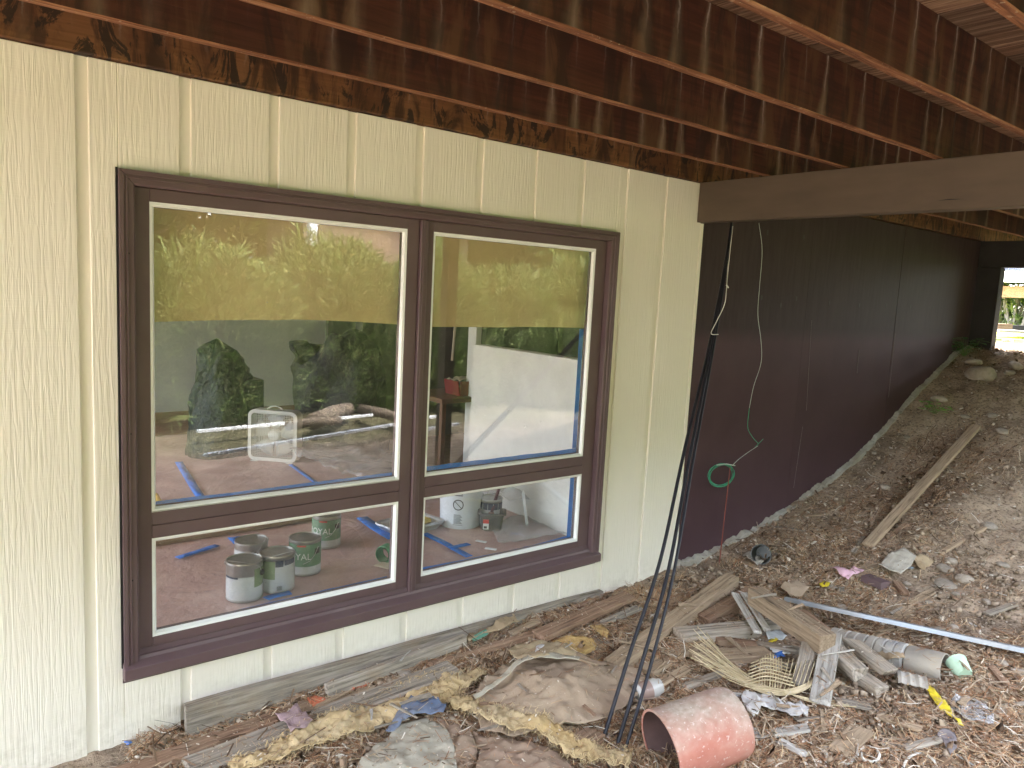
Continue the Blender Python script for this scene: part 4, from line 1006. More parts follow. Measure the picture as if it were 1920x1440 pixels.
board((1575, 1418), (1618, 1375), .095, .014, 'tan_wood', 'square tan board scrap at the bottom above the white rope', sink=0, la=.02, lc=.02, jag=.02)
board((1612, 1372), (1652, 1418), .03, .018, 'brown_wood', 'reddish splinter of bark beside the square tan scrap', sink=0)
board((1502, 1350), (1565, 1360), .05, .012, 'grey_wood', 'small grey shard above the square tan scrap', sink=0)
board((1520, 1372), (1562, 1372), .035, .012, 'tan_wood', 'little tan sliver between the white rag and the square scrap', sink=0)
board((1805, 1222), (1862, 1280), .075, .02, 'tan_wood', 'tan plank below the metal track near the right edge', sink=.1)
board((1855, 1258), (1940, 1352), .045, .02, 'brown_wood', 'long thin brown lath running out at the lower right edge', sink=.1, la=.02)
board((1626, 1030), (1830, 806), .075, .035, 'tan_wood', 'long grey tan board lying up the dirt slope', sink=.1, la=.015, lc=.02)
board((1762, 1040), (1846, 992), .035, .02, 'tan_wood', 'thin stick on the bare dirt below the slope board', name='stick', cat='stick', sink=.1)
board((1478, 972), (1518, 950), .045, .015, 'tan_wood', 'small tan slat highest beside the brown wall', sink=0)
board((1506, 968), (1548, 964), .06, .012, 'tan_wood', 'broken flat wood piece right of the small tan slat', sink=0, jag=.02)
board((1455, 990), (1512, 998), .05, .015, 'grey_wood', 'short grey slat just above the black pot', sink=0)
board((1485, 955), (1540, 915), .02, .012, 'grey_wood', 'thin pale lath lying along the foot of the brown wall', sink=0)
board((1612, 1072), (1665, 1056), .055, .014, 'tan_wood', 'tan slat left of the flattened cardboard', sink=0)
board((1622, 1088), (1662, 1104), .085, .045, MAT['trim'], 'dark brown painted block below the pink paper', name='wood_block', cat='block', sink=.1)
board((1548, 1102), (1582, 1108), .05, .025, 'grey_wood', 'small grey block beside the yellow plastic tip', name='wood_block', cat='block', sink=.1)
board((1680, 1096), (1698, 1118), .05, .03, 'brown_wood', 'small brown block right of the dark painted block', name='wood_block', cat='block', sink=.1)
board((1660, 1170), (1700, 1142), .085, .02, 'tan_wood', 'scalloped tan board piece above the metal track', sink=0, jag=.02)
board((1698, 1140), (1748, 1112), .055, .02, 'tan_wood', 'bent tan strip joined to the scalloped piece above the track', sink=0, jag=.015)
board((1085, 1405), (1118, 1385), .10, .05, 'brown_wood', 'reddish brown block beside the foot of the cables', name='wood_block', cat='block', sink=.2)
board((1385, 1050), (1420, 1064), .07, .008, 'tan_wood', 'tan flat chip in front of the black pot', name='wood_chip', cat='chip', sink=0)
board((1180, 1112), (1262, 1150), .10, .02, 'tan_wood', 'flat pale board beneath the dry grass behind the cables', sink=.2)
for k, (a, c, w, l) in enumerate((((1440, 1020), (1500, 1040), .02, 'thin dry stick right of the black pot'), ((1580, 960), (1640, 905), .018, 'thin twig left of the slope board'),
        ((1700, 890), (1735, 872), .02, 'short twig right of the slope board top'), ((1665, 1010), (1700, 985), .03, 'small bark strip right of the slope board foot'),
        ((1590, 1170), (1640, 1150), .025, 'grey twig above the corrugated pipe'), ((1670, 1320), (1730, 1350), .02, 'brown twig below the yellow stake'),
        ((1440, 1330), (1500, 1345), .022, 'twig across the white rag'), ((1860, 1180), (1915, 1200), .02, 'twig above the metal track at the right'),
        ((700, 1300), (760, 1278), .03, 'short brown splinter above the flat grey plank'), ((1060, 1150), (1110, 1128), .03, 'dark splinter above the reddish brown plank'))):
    board(a, c, w, w * .7, 'brown_wood' if k % 2 else 'tan_wood', l, name='stick', cat='stick', sink=0, seed=k)

for a_, c_, w, t, m, l in (((1192, 1222), (1296, 1160), .05, .03, 'grey_wood', 'grey slat between the cables and the thick tan beam'), ((955, 1196), (1012, 1172), .04, .02, 'tan_wood', 'short tan lath right of the torn carton'),
        ((1128, 1176), (1196, 1148), .05, .02, 'grey_wood', 'short grey lath right of the reddish brown plank'), ((1282, 1296), (1352, 1272), .045, .02, 'grey_wood', 'grey lath tucked behind the top of the red bucket'), ((1420, 1216), (1502, 1232), .05, .03, 'grey_wood', 'grey lath under the lower end of the pale laths'),
        ((1848, 1158), (1905, 1140), .04, .02, 'grey_wood', 'grey lath on the dirt above the right end of the track'), ((1462, 1396), (1506, 1424), .04, .012, 'pale_wood', 'pale sliver below the white-painted lath'), ((1652, 1352), (1722, 1376), .05, .014, 'tan_wood', 'tan shingle strip left of the slate shard'),
        ((1562, 1320), (1630, 1336), .05, .016, 'grey_wood', 'grey strip below the broken plank ends'), ((772, 1302), (846, 1282), .05, .02, 'brown_wood', 'brown lath beside the short tattered burlap piece'), ((1236, 1290), (1290, 1262), .05, .02, 'tan_wood', 'tan lath next to the cloudy jar'),
        ((1690, 1268), (1745, 1290), .05, .02, 'brown_wood', 'brown lath under the curled brown cardboard'), ((1342, 1210), (1420, 1222), .06, .035, 'brown_wood', 'reddish brown lath between the two beam stubs'), ((1455, 1262), (1530, 1252), .04, .02, 'pale_wood', 'pale lath behind the woven basket strips'),
        ((1640, 1196), (1700, 1180), .03, .012, 'tan_wood', 'tan sliver behind the metal track'), ((1620, 1010), (1600, 1040), .03, .012, 'grey_wood', 'grey sliver left of the slope board foot'), ((420, 1398), (520, 1372), .05, .02, 'brown_wood', 'splintered brown lath on the cracked brown plank'),
        ((640, 1330), (720, 1302), .035, .02, 'grey_wood', 'grey lath lying along the flat grey plank'), ((990, 1240), (1040, 1222), .03, .016, 'tan_wood', 'tan lath left of the large yellow foam'), ((1700, 1410), (1760, 1396), .04, .014, 'grey_wood', 'grey chip of board left of the slate shard')):
    board(a_, c_, w, t, m, l, sink=0, la=.012, lc=.018, jag=.014)
# metal track
MAT['galv'] = generic('galvanised_metal', (.28, .31, .36), (.40, .44, .50), scale=6, rough=.5, metal=.6, rand=0, bump=.15, dirt=(.34, .28, .22), dirt_amt=.35)
A = G(1470, 1148) + Vector((0, 0, .10)); Cc = G(1945, 1243) + Vector((0, 0, .065)); d = Cc - A; L_ = d.length; x = d.normalized(); y = Vector((0, 0, 1)).cross(x).normalized(); z = x.cross(y)
b = B(); b.prism_x([(-.034, 0), (.034, 0), (.034, .024), (.032, .024), (.032, .0015), (-.032, .0015), (-.032, .024), (-.034, .024)], 0, L_)
o = b.build('metal_track', 'galv'); M_ = Matrix((x, y, z)).transposed().to_4x4(); M_.translation = A; o.matrix_world = M_ @ Matrix.Rotation(math.radians(165), 4, 'X'); tag(o, 'long galvanised metal track lying across the debris to the right edge', 'metal track')

# corrugated drain pipe
MAT['drain'] = generic('dusty_drain_plastic', (.15, .155, .17), (.36, .35, .34), (.50, .47, .43), scale=7, rand=0, bump=.3, rough=.6, dirt=(.40, .33, .25), dirt_amt=.7)
A = G(1562, 1212) + Vector((0, 0, .012)); Cc = G(1772, 1266) + Vector((0, 0, .022)); d = Cc - A; L_ = d.length; rot = d.to_track_quat('Z', 'Y').to_matrix().to_4x4()
dr = empty('drain_pipe', A, 'half-buried dusty corrugated drain pipe below the metal track', 'drain pipe'); 
pr = []; zz = 0; r0 = .095
while zz < L_ * .62:
    pr += [(r0, zz), (r0, zz + .036), (r0 - .009, zz + .040), (r0 - .009, zz + .046)]; zz += .050
o = B().lathe(pr, 28, close=False).build('corrugated_section', 'drain', dr, angle=50); o.matrix_local = rot
o = B().lathe([(r0 - .01, zz), (r0 - .004, zz + .01), (r0 - .006, L_), (r0 - .012, L_), (r0 - .014, zz)], 28, close=False).build('smooth_section', 'drain', dr, angle=50); o.matrix_local = rot
o = B().box(.028, .052, -.02, .02, L_ - .055, L_ - .02).build('square_hole', 'gap', dr); o.matrix_local = rot @ Matrix.Rotation(math.radians(205), 4, 'Z') @ Matrix.Translation((.022, 0, 0))
# curved pipe scraps
for k, (a, l) in enumerate((((1708, 1290), 'curved black corrugated pipe scrap below the drain pipe'),)):
    p = G(*a); b = B(); vs = []; nA, nL = 10, 10
    for j in range(nL + 1):
        for i in range(nA + 1):
            an = math.radians(15 + 110 * i / nA); rr = .13 + .006 * ((j % 3) == 0); vs.append((rr * math.cos(an), (j / nL - .5) * .13, rr * math.sin(an) - .07))
    fs = [(j * (nA + 1) + i, j * (nA + 1) + i + 1, (j + 1) * (nA + 1) + i + 1, (j + 1) * (nA + 1) + i) for j in range(nL) for i in range(nA)]
    o = b.add(vs, fs).build('pipe_scrap', 'drain', None, loc=p); o.rotation_euler = (0, .1, .5); md = o.modifiers.new('thickness', 'SOLIDIFY'); md.thickness = .004; tag(o, l, 'pipe scrap')
# green cup
MAT['green_cup'] = generic('pale_green_plastic', (.26, .52, .33), (.52, .70, .54), scale=5, rand=0, dirt=(.6, .6, .52), dirt_amt=.5, rough=.5)
p = G(1800, 1268) + Vector((0, 0, .04)); o = B().lathe([(.001, 0), (.036, 0), (.040, .01), (.050, .085), (.053, .088), (.047, .086), (.036, .008)], 24, close=False).build('plastic_cup', 'green_cup', None, angle=50)
o.matrix_world = Matrix.Translation(p) @ Matrix.Rotation(.9, 4, 'Z') @ Matrix.Rotation(math.radians(70), 4, 'Y') @ Matrix.Translation((0, 0, -.04)); tag(o, 'dirty pale green plastic cup at the end of the drain pipe', 'cup')
# black pot
p = G(1428, 1052) + Vector((0, 0, .055)); MAT['pot_black'] = simple('black_pot', (.02, .024, .022), rough=.45, dirt=(.2, .17, .13), dirt_amt=.4)
o = B().lathe([(.001, 0), (.050, 0), (.064, .11), (.070, .112), (.070, .124), (.064, .124), (.048, .006), (.001, .005)], 26, close=False).build('plant_pot', 'pot_black', None, angle=40)
o.matrix_world = Matrix.Translation(p) @ Matrix.Rotation(math.radians(205), 4, 'Z') @ Matrix.Rotation(math.radians(78), 4, 'Y') @ Matrix.Translation((0, 0, -.05)); tag(o, 'small black plant pot tipped on its side near the brown wall', 'plant pot')

# red bucket lying on its side
def mk_red():
    s = NT('faded_red_bucket'); v = s.coords((1, 1, 1)); n = s.noise(v, 5, 7, .65)
    gp = s.n('ShaderNodeNewGeometry'); sx = s.n('ShaderNodeSeparateXYZ'); s.l(gp.outputs['Position'], sx.inputs[0])
    col = s.ramp(n, [(.3, (.38, .135, .10)), (.6, (.48, .22, .17)), (.8, (.52, .31, .26))])
    f = s.math('MULTIPLY_ADD', s.math('ADD', sx.outputs[2], s.math('MULTIPLY', n, .30)), 7.0, -2.15, True)
    dust = s.ramp(s.noise(v, 34, 6, .6), [(.35, (.30, .25, .20)), (.6, (.43, .37, .31)), (.75, (.53, .47, .41))])
    col = s.mix(s.math('MULTIPLY', f, .9), col, dust)
    col = s.mix(s.ramp(s.noise(v, 60, 4), [(.60, 0.0), (.7, .7)]), col, (.6, .52, .47))
    s.bsdf(col, .7, s.bump(n, .3, .006), spec=.25); return s.m
MAT['red_bucket'] = mk_red(); MAT['bucket_inside'] = simple('dark_bucket_inside', (.10, .055, .05), rough=.7, var=.3)
rB = .150; P0 = PZ((1240, 1402), .105); P1 = PZ((1376, 1352), .165); ax_ = (P1 - P0).normalized()
LB = (P1 - P0).length
bu = empty('red_bucket', (P0.x, P0.y, 0.0), 'faded red bucket lying on its side, top coated in grey dust', 'bucket')
rot = ax_.to_track_quat('Z', 'Y').to_matrix().to_4x4(); rot.translation = Vector((0, 0, P0.z))
o = B().lathe([(rB * .965, .0), (rB * 1.0, .0), (rB * 1.0, LB * .6), (rB * .985, LB * .93), (rB * .93, LB), (rB * .3, LB + .004), (.001, LB + .004)], 56, close=False).build('body', 'red_bucket', bu, angle=35); o.matrix_local = rot
o = B().lathe([(rB * .964, .001), (rB * .95, LB * .9), (.001, LB * .93)], 56, close=False).build('inside', 'bucket_inside', bu, angle=35); o.matrix_local = rot
o = B().lathe([(rB * .955, -.004), (rB * 1.025, -.004), (rB * 1.025, .008), (rB * .99, .011)], 56, close=False).build('rim', 'red_bucket', bu, angle=35); o.matrix_local = rot

# foam pieces, carton, cardboard, papers, cloths
gr = ground
def gp_(pts): return [(G(*p).x, G(*p).y) for p in pts]
MAT['foam'] = generic('yellow_foam_rubber', (.42, .26, .10), (.62, .42, .17), scale=30, rand=.08, bump=1, bd=.01, rough=.95)
MAT['cardboard'] = generic('grey_cardboard', (.34, .30, .25), (.46, .42, .36), scale=6, stretch=(1, 6, 1), rand=.08, bump=.3)
MAT['cardboard_tan'] = generic('tan_cardboard', (.36, .26, .16), (.50, .38, .24), scale=6, rand=.05, bump=.3, dirt=(.2, .15, .1))
def mk_cloth(name, a, b_, dirt, amt=.5, weave=120):
    return generic(name, a, b_, scale=4, rand=.05, bump=.5, bd=.006, rough=.95, fine=weave, dirt=dirt, dirt_amt=amt, spec=.1)
MAT['tarp'] = mk_cloth('brown_canvas', (.25, .175, .125), (.36, .265, .19), (.42, .33, .24), .6)
MAT['tarp_dark'] = mk_cloth('dark_brown_canvas', (.22, .14, .105), (.32, .22, .165), (.38, .29, .21), .6)
MAT['burlap'] = mk_cloth('yellow_burlap', (.48, .33, .15), (.64, .47, .25), (.56, .48, .35), .5)
MAT['tan_canvas'] = mk_cloth('tan_canvas', (.36, .27, .16), (.48, .37, .23), (.42, .34, .24), .5)
MAT['blue_cloth'] = mk_cloth('faded_blue_cloth', (.085, .12, .21), (.15, .19, .30), (.30, .28, .26), .4)
MAT['mauve'] = mk_cloth('mauve_cloth', (.34, .23, .25), (.44, .31, .33), (.40, .32, .28), .4)
MAT['grey_canvas'] = mk_cloth('grey_canvas', (.36, .33, .27), (.50, .46, .38), (.30, .25, .19), .5)
MAT['rag'] = mk_cloth('white_rag', (.62, .60, .60), (.76, .74, .74), (.42, .37, .32), .5)
MAT['pink'] = simple('pink_paper', (.68, .42, .50), var=.05)
MAT['foil_white'] = simple('white_film', (.66, .66, .68), rough=.35)
def yard_sheet(name, px, mat, label, cat, hf=None, **k):
    k.setdefault('lift', .012); k.setdefault('res', .016); k.setdefault('wr', .012); k.setdefault('thick', .003)
    o = sheet(name, gp_(px), mat, hfun=(lambda x, y: gr(x, y) + (hf(x, y) if hf else 0)), **k); return tag(o, label, cat)
def bumpf(px, r, h):
    c = G(*px); return lambda x, y: h * np.exp(-((x - c.x) ** 2 + (y - c.y) ** 2) / r ** 2)
yard_sheet('foam_piece', [(1030, 1228), (1036, 1212), (1062, 1200), (1090, 1202), (1112, 1208), (1118, 1218), (1104, 1228), (1070, 1238), (1040, 1236)], 'foam', 'large flat yellow foam piece in front of the reddish brown plank', 'foam piece', thick=.022, lift=.028, wr=.004)
yard_sheet('foam_piece', [(1102, 1178), (1120, 1176), (1142, 1192), (1138, 1200), (1118, 1192)], 'foam', 'small yellow foam piece near the cables', 'foam piece', thick=.02, lift=.026, wr=.004)
yard_sheet('foam_piece', [(1095, 1245), (1120, 1242), (1138, 1256), (1120, 1262)], 'foam', 'yellow crumb of foam at the end of the thick tan beam', 'foam piece', thick=.015, lift=.02, wr=.003, res=.015)
yard_sheet('torn_carton', [(872, 1212), (880, 1206), (925, 1190), (958, 1168), (972, 1182), (945, 1196), (905, 1206), (880, 1218)], 'cardboard_tan', 'flattened torn tan carton against the plank along the wall', 'carton', hf=bumpf((935, 1192), .2, .03), wr=.03, ws=14, thick=.004, lift=.03)
c0, c1 = G(884, 1212), G(912, 1202); dv = (c1 - c0); o = B().box(0, dv.length, -.002, .0, .0, .03).build('carton_print', simple('green_print', (.10, .28, .20)), None, loc=c0 + Vector((0, -.012, .028))); o.rotation_euler = (-.6, 0, math.atan2(dv.y, dv.x)); tag(o, 'green printed strip on the flap of the torn carton', 'carton flap')
yard_sheet('cardboard_sheet', [(1645, 1072), (1662, 1055), (1692, 1040), (1716, 1058), (1705, 1078), (1688, 1090), (1668, 1084)], 'cardboard', 'flattened grey cardboard with a blue scribble on the dirt', 'cardboard', hf=bumpf((1685, 1065), .25, .03), wr=.012, ws=6, thick=.005, lift=.03)
yard_sheet('cardboard_sheet', [(1708, 1048), (1730, 1046), (1750, 1062), (1732, 1078), (1718, 1070)], 'cardboard_tan', 'folded cardboard scrap touching the right side of the grey cardboard', 'cardboard', wr=.03, ws=12, thick=.004, lift=.03)
q = G(1703, 1078) + Vector((0, 0, .052)); b = B()
for (x0, y0, x1, y1) in ((-.03, 0, .0, .02), (0, .02, .03, .0), (-.02, -.015, .025, -.012), (0, .03, .0, -.03)):
    a_ = Vector((x0, y0, 0)); c_ = Vector((x1, y1, 0)); b.tube([a_, (a_ + c_) / 2 + Vector((0, .004, 0)), c_], .0025, 5)
o = b.build('scribble', simple('blue_grey_ink', (.22, .27, .31)), None, loc=q); o.rotation_euler = (0, 0, -.5); tag(o, 'small blue grey scribble on the flattened cardboard', 'scribble')
yard_sheet('paper_piece', [(1556, 1072), (1575, 1070), (1590, 1078), (1600, 1068), (1620, 1078), (1603, 1084), (1590, 1095), (1575, 1086)], 'pink', 'crumpled pink paper on the needles', 'paper', wr=.03, ws=16, lift=.02, thick=.001, res=.015)
yard_sheet('canvas_bag', [(1462, 1118), (1478, 1110), (1505, 1107), (1522, 1116), (1512, 1128), (1500, 1136), (1480, 1132)], 'tarp', 'khaki canvas rag at the near end of the metal track', 'rag', hf=bumpf((1492, 1122), .1, .06), wr=.035, ws=14, lift=.03)
yard_sheet('bark_sheet', [(1606, 1222), (1640, 1228), (1700, 1232), (1732, 1242), (1712, 1256), (1665, 1258), (1640, 1250), (1618, 1240)], 'cardboard_tan', 'curled brown cardboard lying against the drain pipe', 'cardboard', hf=bumpf((1670, 1240), .2, .05), wr=.02, ws=9, lift=.03, thick=.004)
yard_sheet('brown_tarp', [(900, 1385), (885, 1330), (905, 1300), (945, 1268), (1000, 1252), (1060, 1250), (1120, 1262), (1185, 1262), (1205, 1290), (1190, 1330), (1140, 1375), (1095, 1392), (1010, 1400), (940, 1402)], 'tarp', 'large dusty brown canvas tarp crumpled left of the cables', 'tarp', hf=bumpf((1040, 1320), .36, .10), wr=.034, ws=6, res=.014, seed=5, lift=.02, jag=.004)
yard_sheet('canvas_flap', [(950, 1262), (975, 1248), (1010, 1246), (1060, 1256), (1082, 1290), (1040, 1296), (1000, 1298), (965, 1290)], 'tan_canvas', 'tan canvas flap with white paint spot at the top of the brown tarp', 'canvas flap', hf=bumpf((1030, 1290), .34, .12), wr=.03, ws=9, res=.018, seed=6, lift=.05)
yard_sheet('paint_spot', [(1002, 1264), (1012, 1256), (1018, 1262), (1010, 1276), (1000, 1284)], 'rag', 'white paint spot on the tan canvas flap', 'paint spot', hf=bumpf((1030, 1290), .34, .12), wr=.03, ws=9, res=.012, seed=6, lift=.054, thick=.002)
yard_sheet('strap', [(885, 1338), (890, 1344), (975, 1302), (1012, 1298), (1082, 1298), (1084, 1290), (1010, 1288), (965, 1294)], 'grey_canvas', 'stitched pale strap across the brown tarp', 'strap', hf=bumpf((1035, 1305), .34, .125), wr=.012, ws=9, res=.014, seed=7, lift=.055)
yard_sheet('tarp_corner', [(820, 1360), (850, 1362), (885, 1392), (895, 1430), (880, 1470), (835, 1470), (850, 1420)], 'tarp_dark', 'reddish brown cloth fold between the grey canvas and the burlap strip', 'cloth', hf=bumpf((865, 1410), .12, .02), wr=.03, ws=9, res=.013, seed=8)
yard_sheet('tarp_corner', [(885, 1385), (930, 1398), (985, 1412), (1050, 1425), (1085, 1470), (890, 1470), (900, 1425)], 'tarp_dark', 'dark brown crumpled cloth at the bottom edge below the burlap strip', 'cloth', hf=bumpf((985, 1440), .2, .04), wr=.034, ws=8, res=.013, seed=9)
yard_sheet('grey_canvas', [(655, 1470), (690, 1425), (745, 1375), (798, 1362), (835, 1385), (852, 1425), (858, 1475)], 'grey_canvas', 'stiff pale grey canvas sheet at the bottom edge', 'canvas', hf=bumpf((780, 1410), .22, .02), wr=.026, ws=7, res=.013, seed=10, lift=.02)
yard_sheet('blue_cloth', [(722, 1398), (745, 1362), (775, 1335), (800, 1330), (836, 1352), (830, 1364), (795, 1366), (760, 1378), (738, 1400)], 'blue_cloth', 'crumpled faded blue cloth beside the burlap strip', 'cloth', hf=bumpf((785, 1350), .14, .03), wr=.04, ws=13, res=.012, seed=11, lift=.04)
yard_sheet('mauve_cloth', [(515, 1366), (540, 1358), (556, 1342), (562, 1355), (586, 1376), (572, 1392), (545, 1398), (535, 1380)], 'mauve', 'mauve cloth scrap on the flat grey plank', 'cloth', wr=.03, ws=13, res=.016, seed=12, lift=.055)
def ribbon(px, w, mat, label, seed, hf=None, lift=.03, name='burlap_strip', wr=.034, cat='burlap strip'):
    P = [Vector(gp_([p])[0]) for p in px]; L = []; Rr = []
    for i, p in enumerate(P):
        t = (P[min(i + 1, len(P) - 1)] - P[max(i - 1, 0)]).normalized(); ww = w[i] if isinstance(w, (list, tuple)) else w; q = Vector((-t.y, t.x)) * ww / 2
        L.append((p + q)[:]); Rr.append((p - q)[:])
    o = sheet(name, L + Rr[::-1], mat, lift=lift, wr=wr, ws=17, res=.011, thick=.0025, seed=seed, jag=.005, hfun=lambda x, y: gr(x, y) + (hf(x, y) if hf else 0)); tag(o, label, cat)
    # frayed threads along both edges belong to the strip
    b = B()
    for side in (L, Rr):
        for a_, c_ in zip(side[:-1], side[1:]):
            a_, c_ = Vector(a_), Vector(c_); n = int((c_ - a_).length / .003)
            for k in range(n):
                p = a_.lerp(c_, rnd.random()); an = rnd.random() * 6.28; l_ = rnd.uniform(.015, .05); z = g1(p.x, p.y) + lift + rnd.uniform(-.005, .03) + (float(hf(p.x, p.y)) if hf else 0)
                d_ = Vector((math.cos(an), math.sin(an))) * l_; w_ = Vector((-d_.y, d_.x)).normalized() * .0011
                m_ = p + d_ * .5; e_ = p + d_
                b.add([(p.x - w_.x, p.y - w_.y, z), (p.x + w_.x, p.y + w_.y, z), (m_.x + w_.x, m_.y + w_.y, z + .008), (m_.x - w_.x, m_.y - w_.y, z + .008), (e_.x, e_.y, z - .006)], [(0, 1, 2, 3), (3, 2, 4)])
    b.v = [tuple(Vector(v) - o.location) for v in b.v]
    f = b.build('frayed_threads', mat, o); tag(f, kind='stuff'); return o
ribbon([(430, 1462), (520, 1430), (600, 1395), (660, 1368), (720, 1345), (760, 1318), (800, 1300), (850, 1278)], [.10, .13, .15, .17, .19, .15, .12, .09], 'burlap', 'wide frayed yellow burlap strip running up from the lower edge', 41, lift=.035)
ribbon([(828, 1322), (860, 1338), (920, 1372), (965, 1392), (1010, 1396), (1040, 1412), (1075, 1438), (1130, 1436), (1180, 1450)], [.06, .09, .11, .12, .10, .11, .12, .10, .10], 'burlap', 'narrow yellow burlap strip snaking below the brown tarp to the cables', 42, hf=bumpf((985, 1380), .25, .05), lift=.045)
ribbon([(800, 1338), (835, 1312), (870, 1290), (905, 1275)], [.05, .10, .09, .05], 'burlap', 'short tattered burlap piece beside the brown tarp corner', 43, lift=.04)
# orange plastic bits, misc litter things
MAT['orange'] = simple('orange_plastic', (.62, .16, .08), rough=.4); MAT['yellow'] = simple('yellow_plastic', (.72, .55, .04), rough=.4); MAT['blue_plastic'] = simple('blue_plastic', (.05, .17, .55), rough=.4)
MAT['clear_bits'] = simple('cloudy_plastic', (.55, .57, .58), rough=.25)
for k, (px, mat, nm, lab, cat) in enumerate((
    ([(575, 1320), (590, 1314), (606, 1318), (612, 1326), (588, 1336)], 'orange', 'plastic_scrap', 'orange plastic scrap left of the narrow batten', 'plastic scrap'),
    ([(645, 1300), (668, 1288), (690, 1285), (692, 1292), (660, 1304)], 'orange', 'plastic_scrap', 'orange plastic curl behind the long flat plank', 'plastic scrap'),
    ([(232, 1402), (240, 1398), (248, 1405), (240, 1414)], 'blue_plastic', 'plastic_scrap', 'small blue plastic scrap at the foot of the wall, far left', 'plastic scrap'),
    ([(1535, 1102), (1544, 1099), (1556, 1101), (1552, 1108), (1540, 1107)], 'yellow', 'plastic_scrap', 'bright yellow plastic tip on the needles beside a small block', 'plastic scrap'),
    ([(1438, 1212), (1455, 1203), (1458, 1208), (1442, 1215)], 'yellow', 'plastic_scrap', 'yellow plastic sliver below the two pale laths', 'plastic scrap'),
    ([(1735, 1300), (1742, 1298), (1770, 1325), (1806, 1370), (1795, 1366), (1755, 1335)], 'yellow', 'plastic_stake', 'pointed yellow plastic stake at the lower right', 'stake'),
    ([(1776, 1330), (1790, 1312), (1830, 1318), (1862, 1345), (1862, 1368), (1820, 1362), (1790, 1345)], 'film', 'plastic_bag', 'clear plastic bag beside the yellow stake', 'plastic bag'),
    ([(1435, 1196), (1455, 1190), (1475, 1200), (1465, 1208), (1440, 1206)], 'clear_bits', 'plastic_scrap', 'cloudy plastic scrap under the big diagonal timber', 'plastic scrap'),
    ([(1440, 1222), (1462, 1220), (1490, 1232), (1470, 1236), (1448, 1232)], 'rag', 'paper_scrap', 'white torn paper left of the leaning grey plank', 'paper scrap'),
    ([(1446, 1236), (1466, 1232), (1472, 1240), (1450, 1244)], 'blue_plastic', 'plastic_scrap', 'dark blue scrap below the white torn paper', 'plastic scrap'),
    ([(1755, 1390), (1770, 1374), (1788, 1388), (1796, 1412), (1780, 1424)], 'scratch', 'slate_shard', 'grey slate shard near the right bottom', 'shard'),
    ([(1352, 1310), (1376, 1306), (1388, 1316), (1360, 1320)], 'foil_white', 'paper_scrap', 'white scrap behind the red bucket', 'paper scrap'),
    ([(1392, 1048), (1408, 1040), (1432, 1060), (1420, 1066)], 'cardboard', 'cardboard_scrap', 'grey cardboard scrap in front of the black pot', 'cardboard'))):
    yard_sheet(nm, px, mat, lab, cat, wr=.02, ws=18, res=.014, lift=.022, thick=.0025, seed=50 + k)
yard_sheet('white_rag', [(1388, 1322), (1400, 1310), (1440, 1318), (1470, 1338), (1498, 1332), (1515, 1345), (1512, 1362), (1488, 1358), (1450, 1348), (1425, 1345), (1410, 1365), (1395, 1345)], 'rag', 'dirty white rag right of the red bucket under the wicker', 'rag', wr=.045, ws=14, res=.014, lift=.03, seed=70)
# jar under the cables
MAT['jar'] = generic('cloudy_glass', (.40, .38, .35), (.55, .52, .49), rough=.15, rand=0, scale=5)
p = G(1212, 1312) + Vector((0, 0, .05))
jr = empty('glass_jar', p, 'cloudy jar with faded printed rim lying behind the red bucket', 'jar')
rot = Matrix.Rotation(math.radians(-15), 4, 'Z') @ Matrix.Rotation(math.radians(83), 4, 'Y')
o = B().lathe([(.001, -.07), (.040, -.07), (.046, -.06), (.046, .045), (.038, .06), (.036, .075), (.034, .075), (.034, .05)], 28, close=False).build('body', 'jar', jr, angle=45); o.matrix_local = rot
o = B().lathe([(.0465, -.05), (.0468, -.05), (.0468, .012), (.0465, .012)], 28, close=False).build('contents', simple('murky_contents', (.26, .18, .15), rough=.4), jr, angle=45); o.matrix_local = rot
# white rope
MAT['rope'] = simple('white_rope', (.70, .68, .62), rough=.9, bump=.6)
def gpath(px, h=.012, n=6): return catmull([G(*p) + Vector((0, 0, h)) for p in px], n)
for px, l in (([(1546, 1462), (1548, 1430), (1556, 1410), (1570, 1406), (1582, 1412), (1575, 1430), (1588, 1440), (1605, 1425), (1618, 1408), (1638, 1408), (1648, 1422), (1640, 1434), (1620, 1432), (1614, 1418)], 'white rope curled in loops at the bottom edge'),
              ([(1690, 1450), (1702, 1428), (1722, 1420), (1745, 1428), (1758, 1450)], 'arc of white rope right of the rope loops at the bottom edge')):
    tag(B().tube(gpath(px, .016), .0055, 8).build('rope', 'rope', smooth=True), l, 'rope')
# wicker
MAT['wicker'] = generic('dry_wicker', (.46, .35, .20), (.68, .57, .38), scale=8, rand=.1, rough=.7, bump=.2)
wk = empty('wicker_basket', G(1440, 1290), 'broken wicker basket, its straws fanned out over the boards', 'wicker basket'); wl = wk.location
def straw(px, hs, r=.0022, name='straw'):
    pts = [G(*p) + Vector((0, 0, h)) - wl for p, h in zip(px, hs)]
    return B().tube(catmull(pts, 5), r, 5).build(name, 'wicker', wk, smooth=True)
for k in range(26):
    t = k / 25; sx_, sy_ = 1292 + 40 * rnd.random() - 10, 1232 + 62 * t + rnd.uniform(-5, 5)
    ex, ey = 1395 + 30 * rnd.random(), 1300 + 8 * t + rnd.uniform(-4, 4)
    straw([(sx_, sy_), ((sx_ + ex) / 2, (sy_ + ey) / 2 + rnd.uniform(-3, 6)), (ex, ey), (1455 + rnd.uniform(-15, 25), 1316 + rnd.uniform(-4, 4))], [.13 + rnd.uniform(-.02, .04), .10, .06, .05])
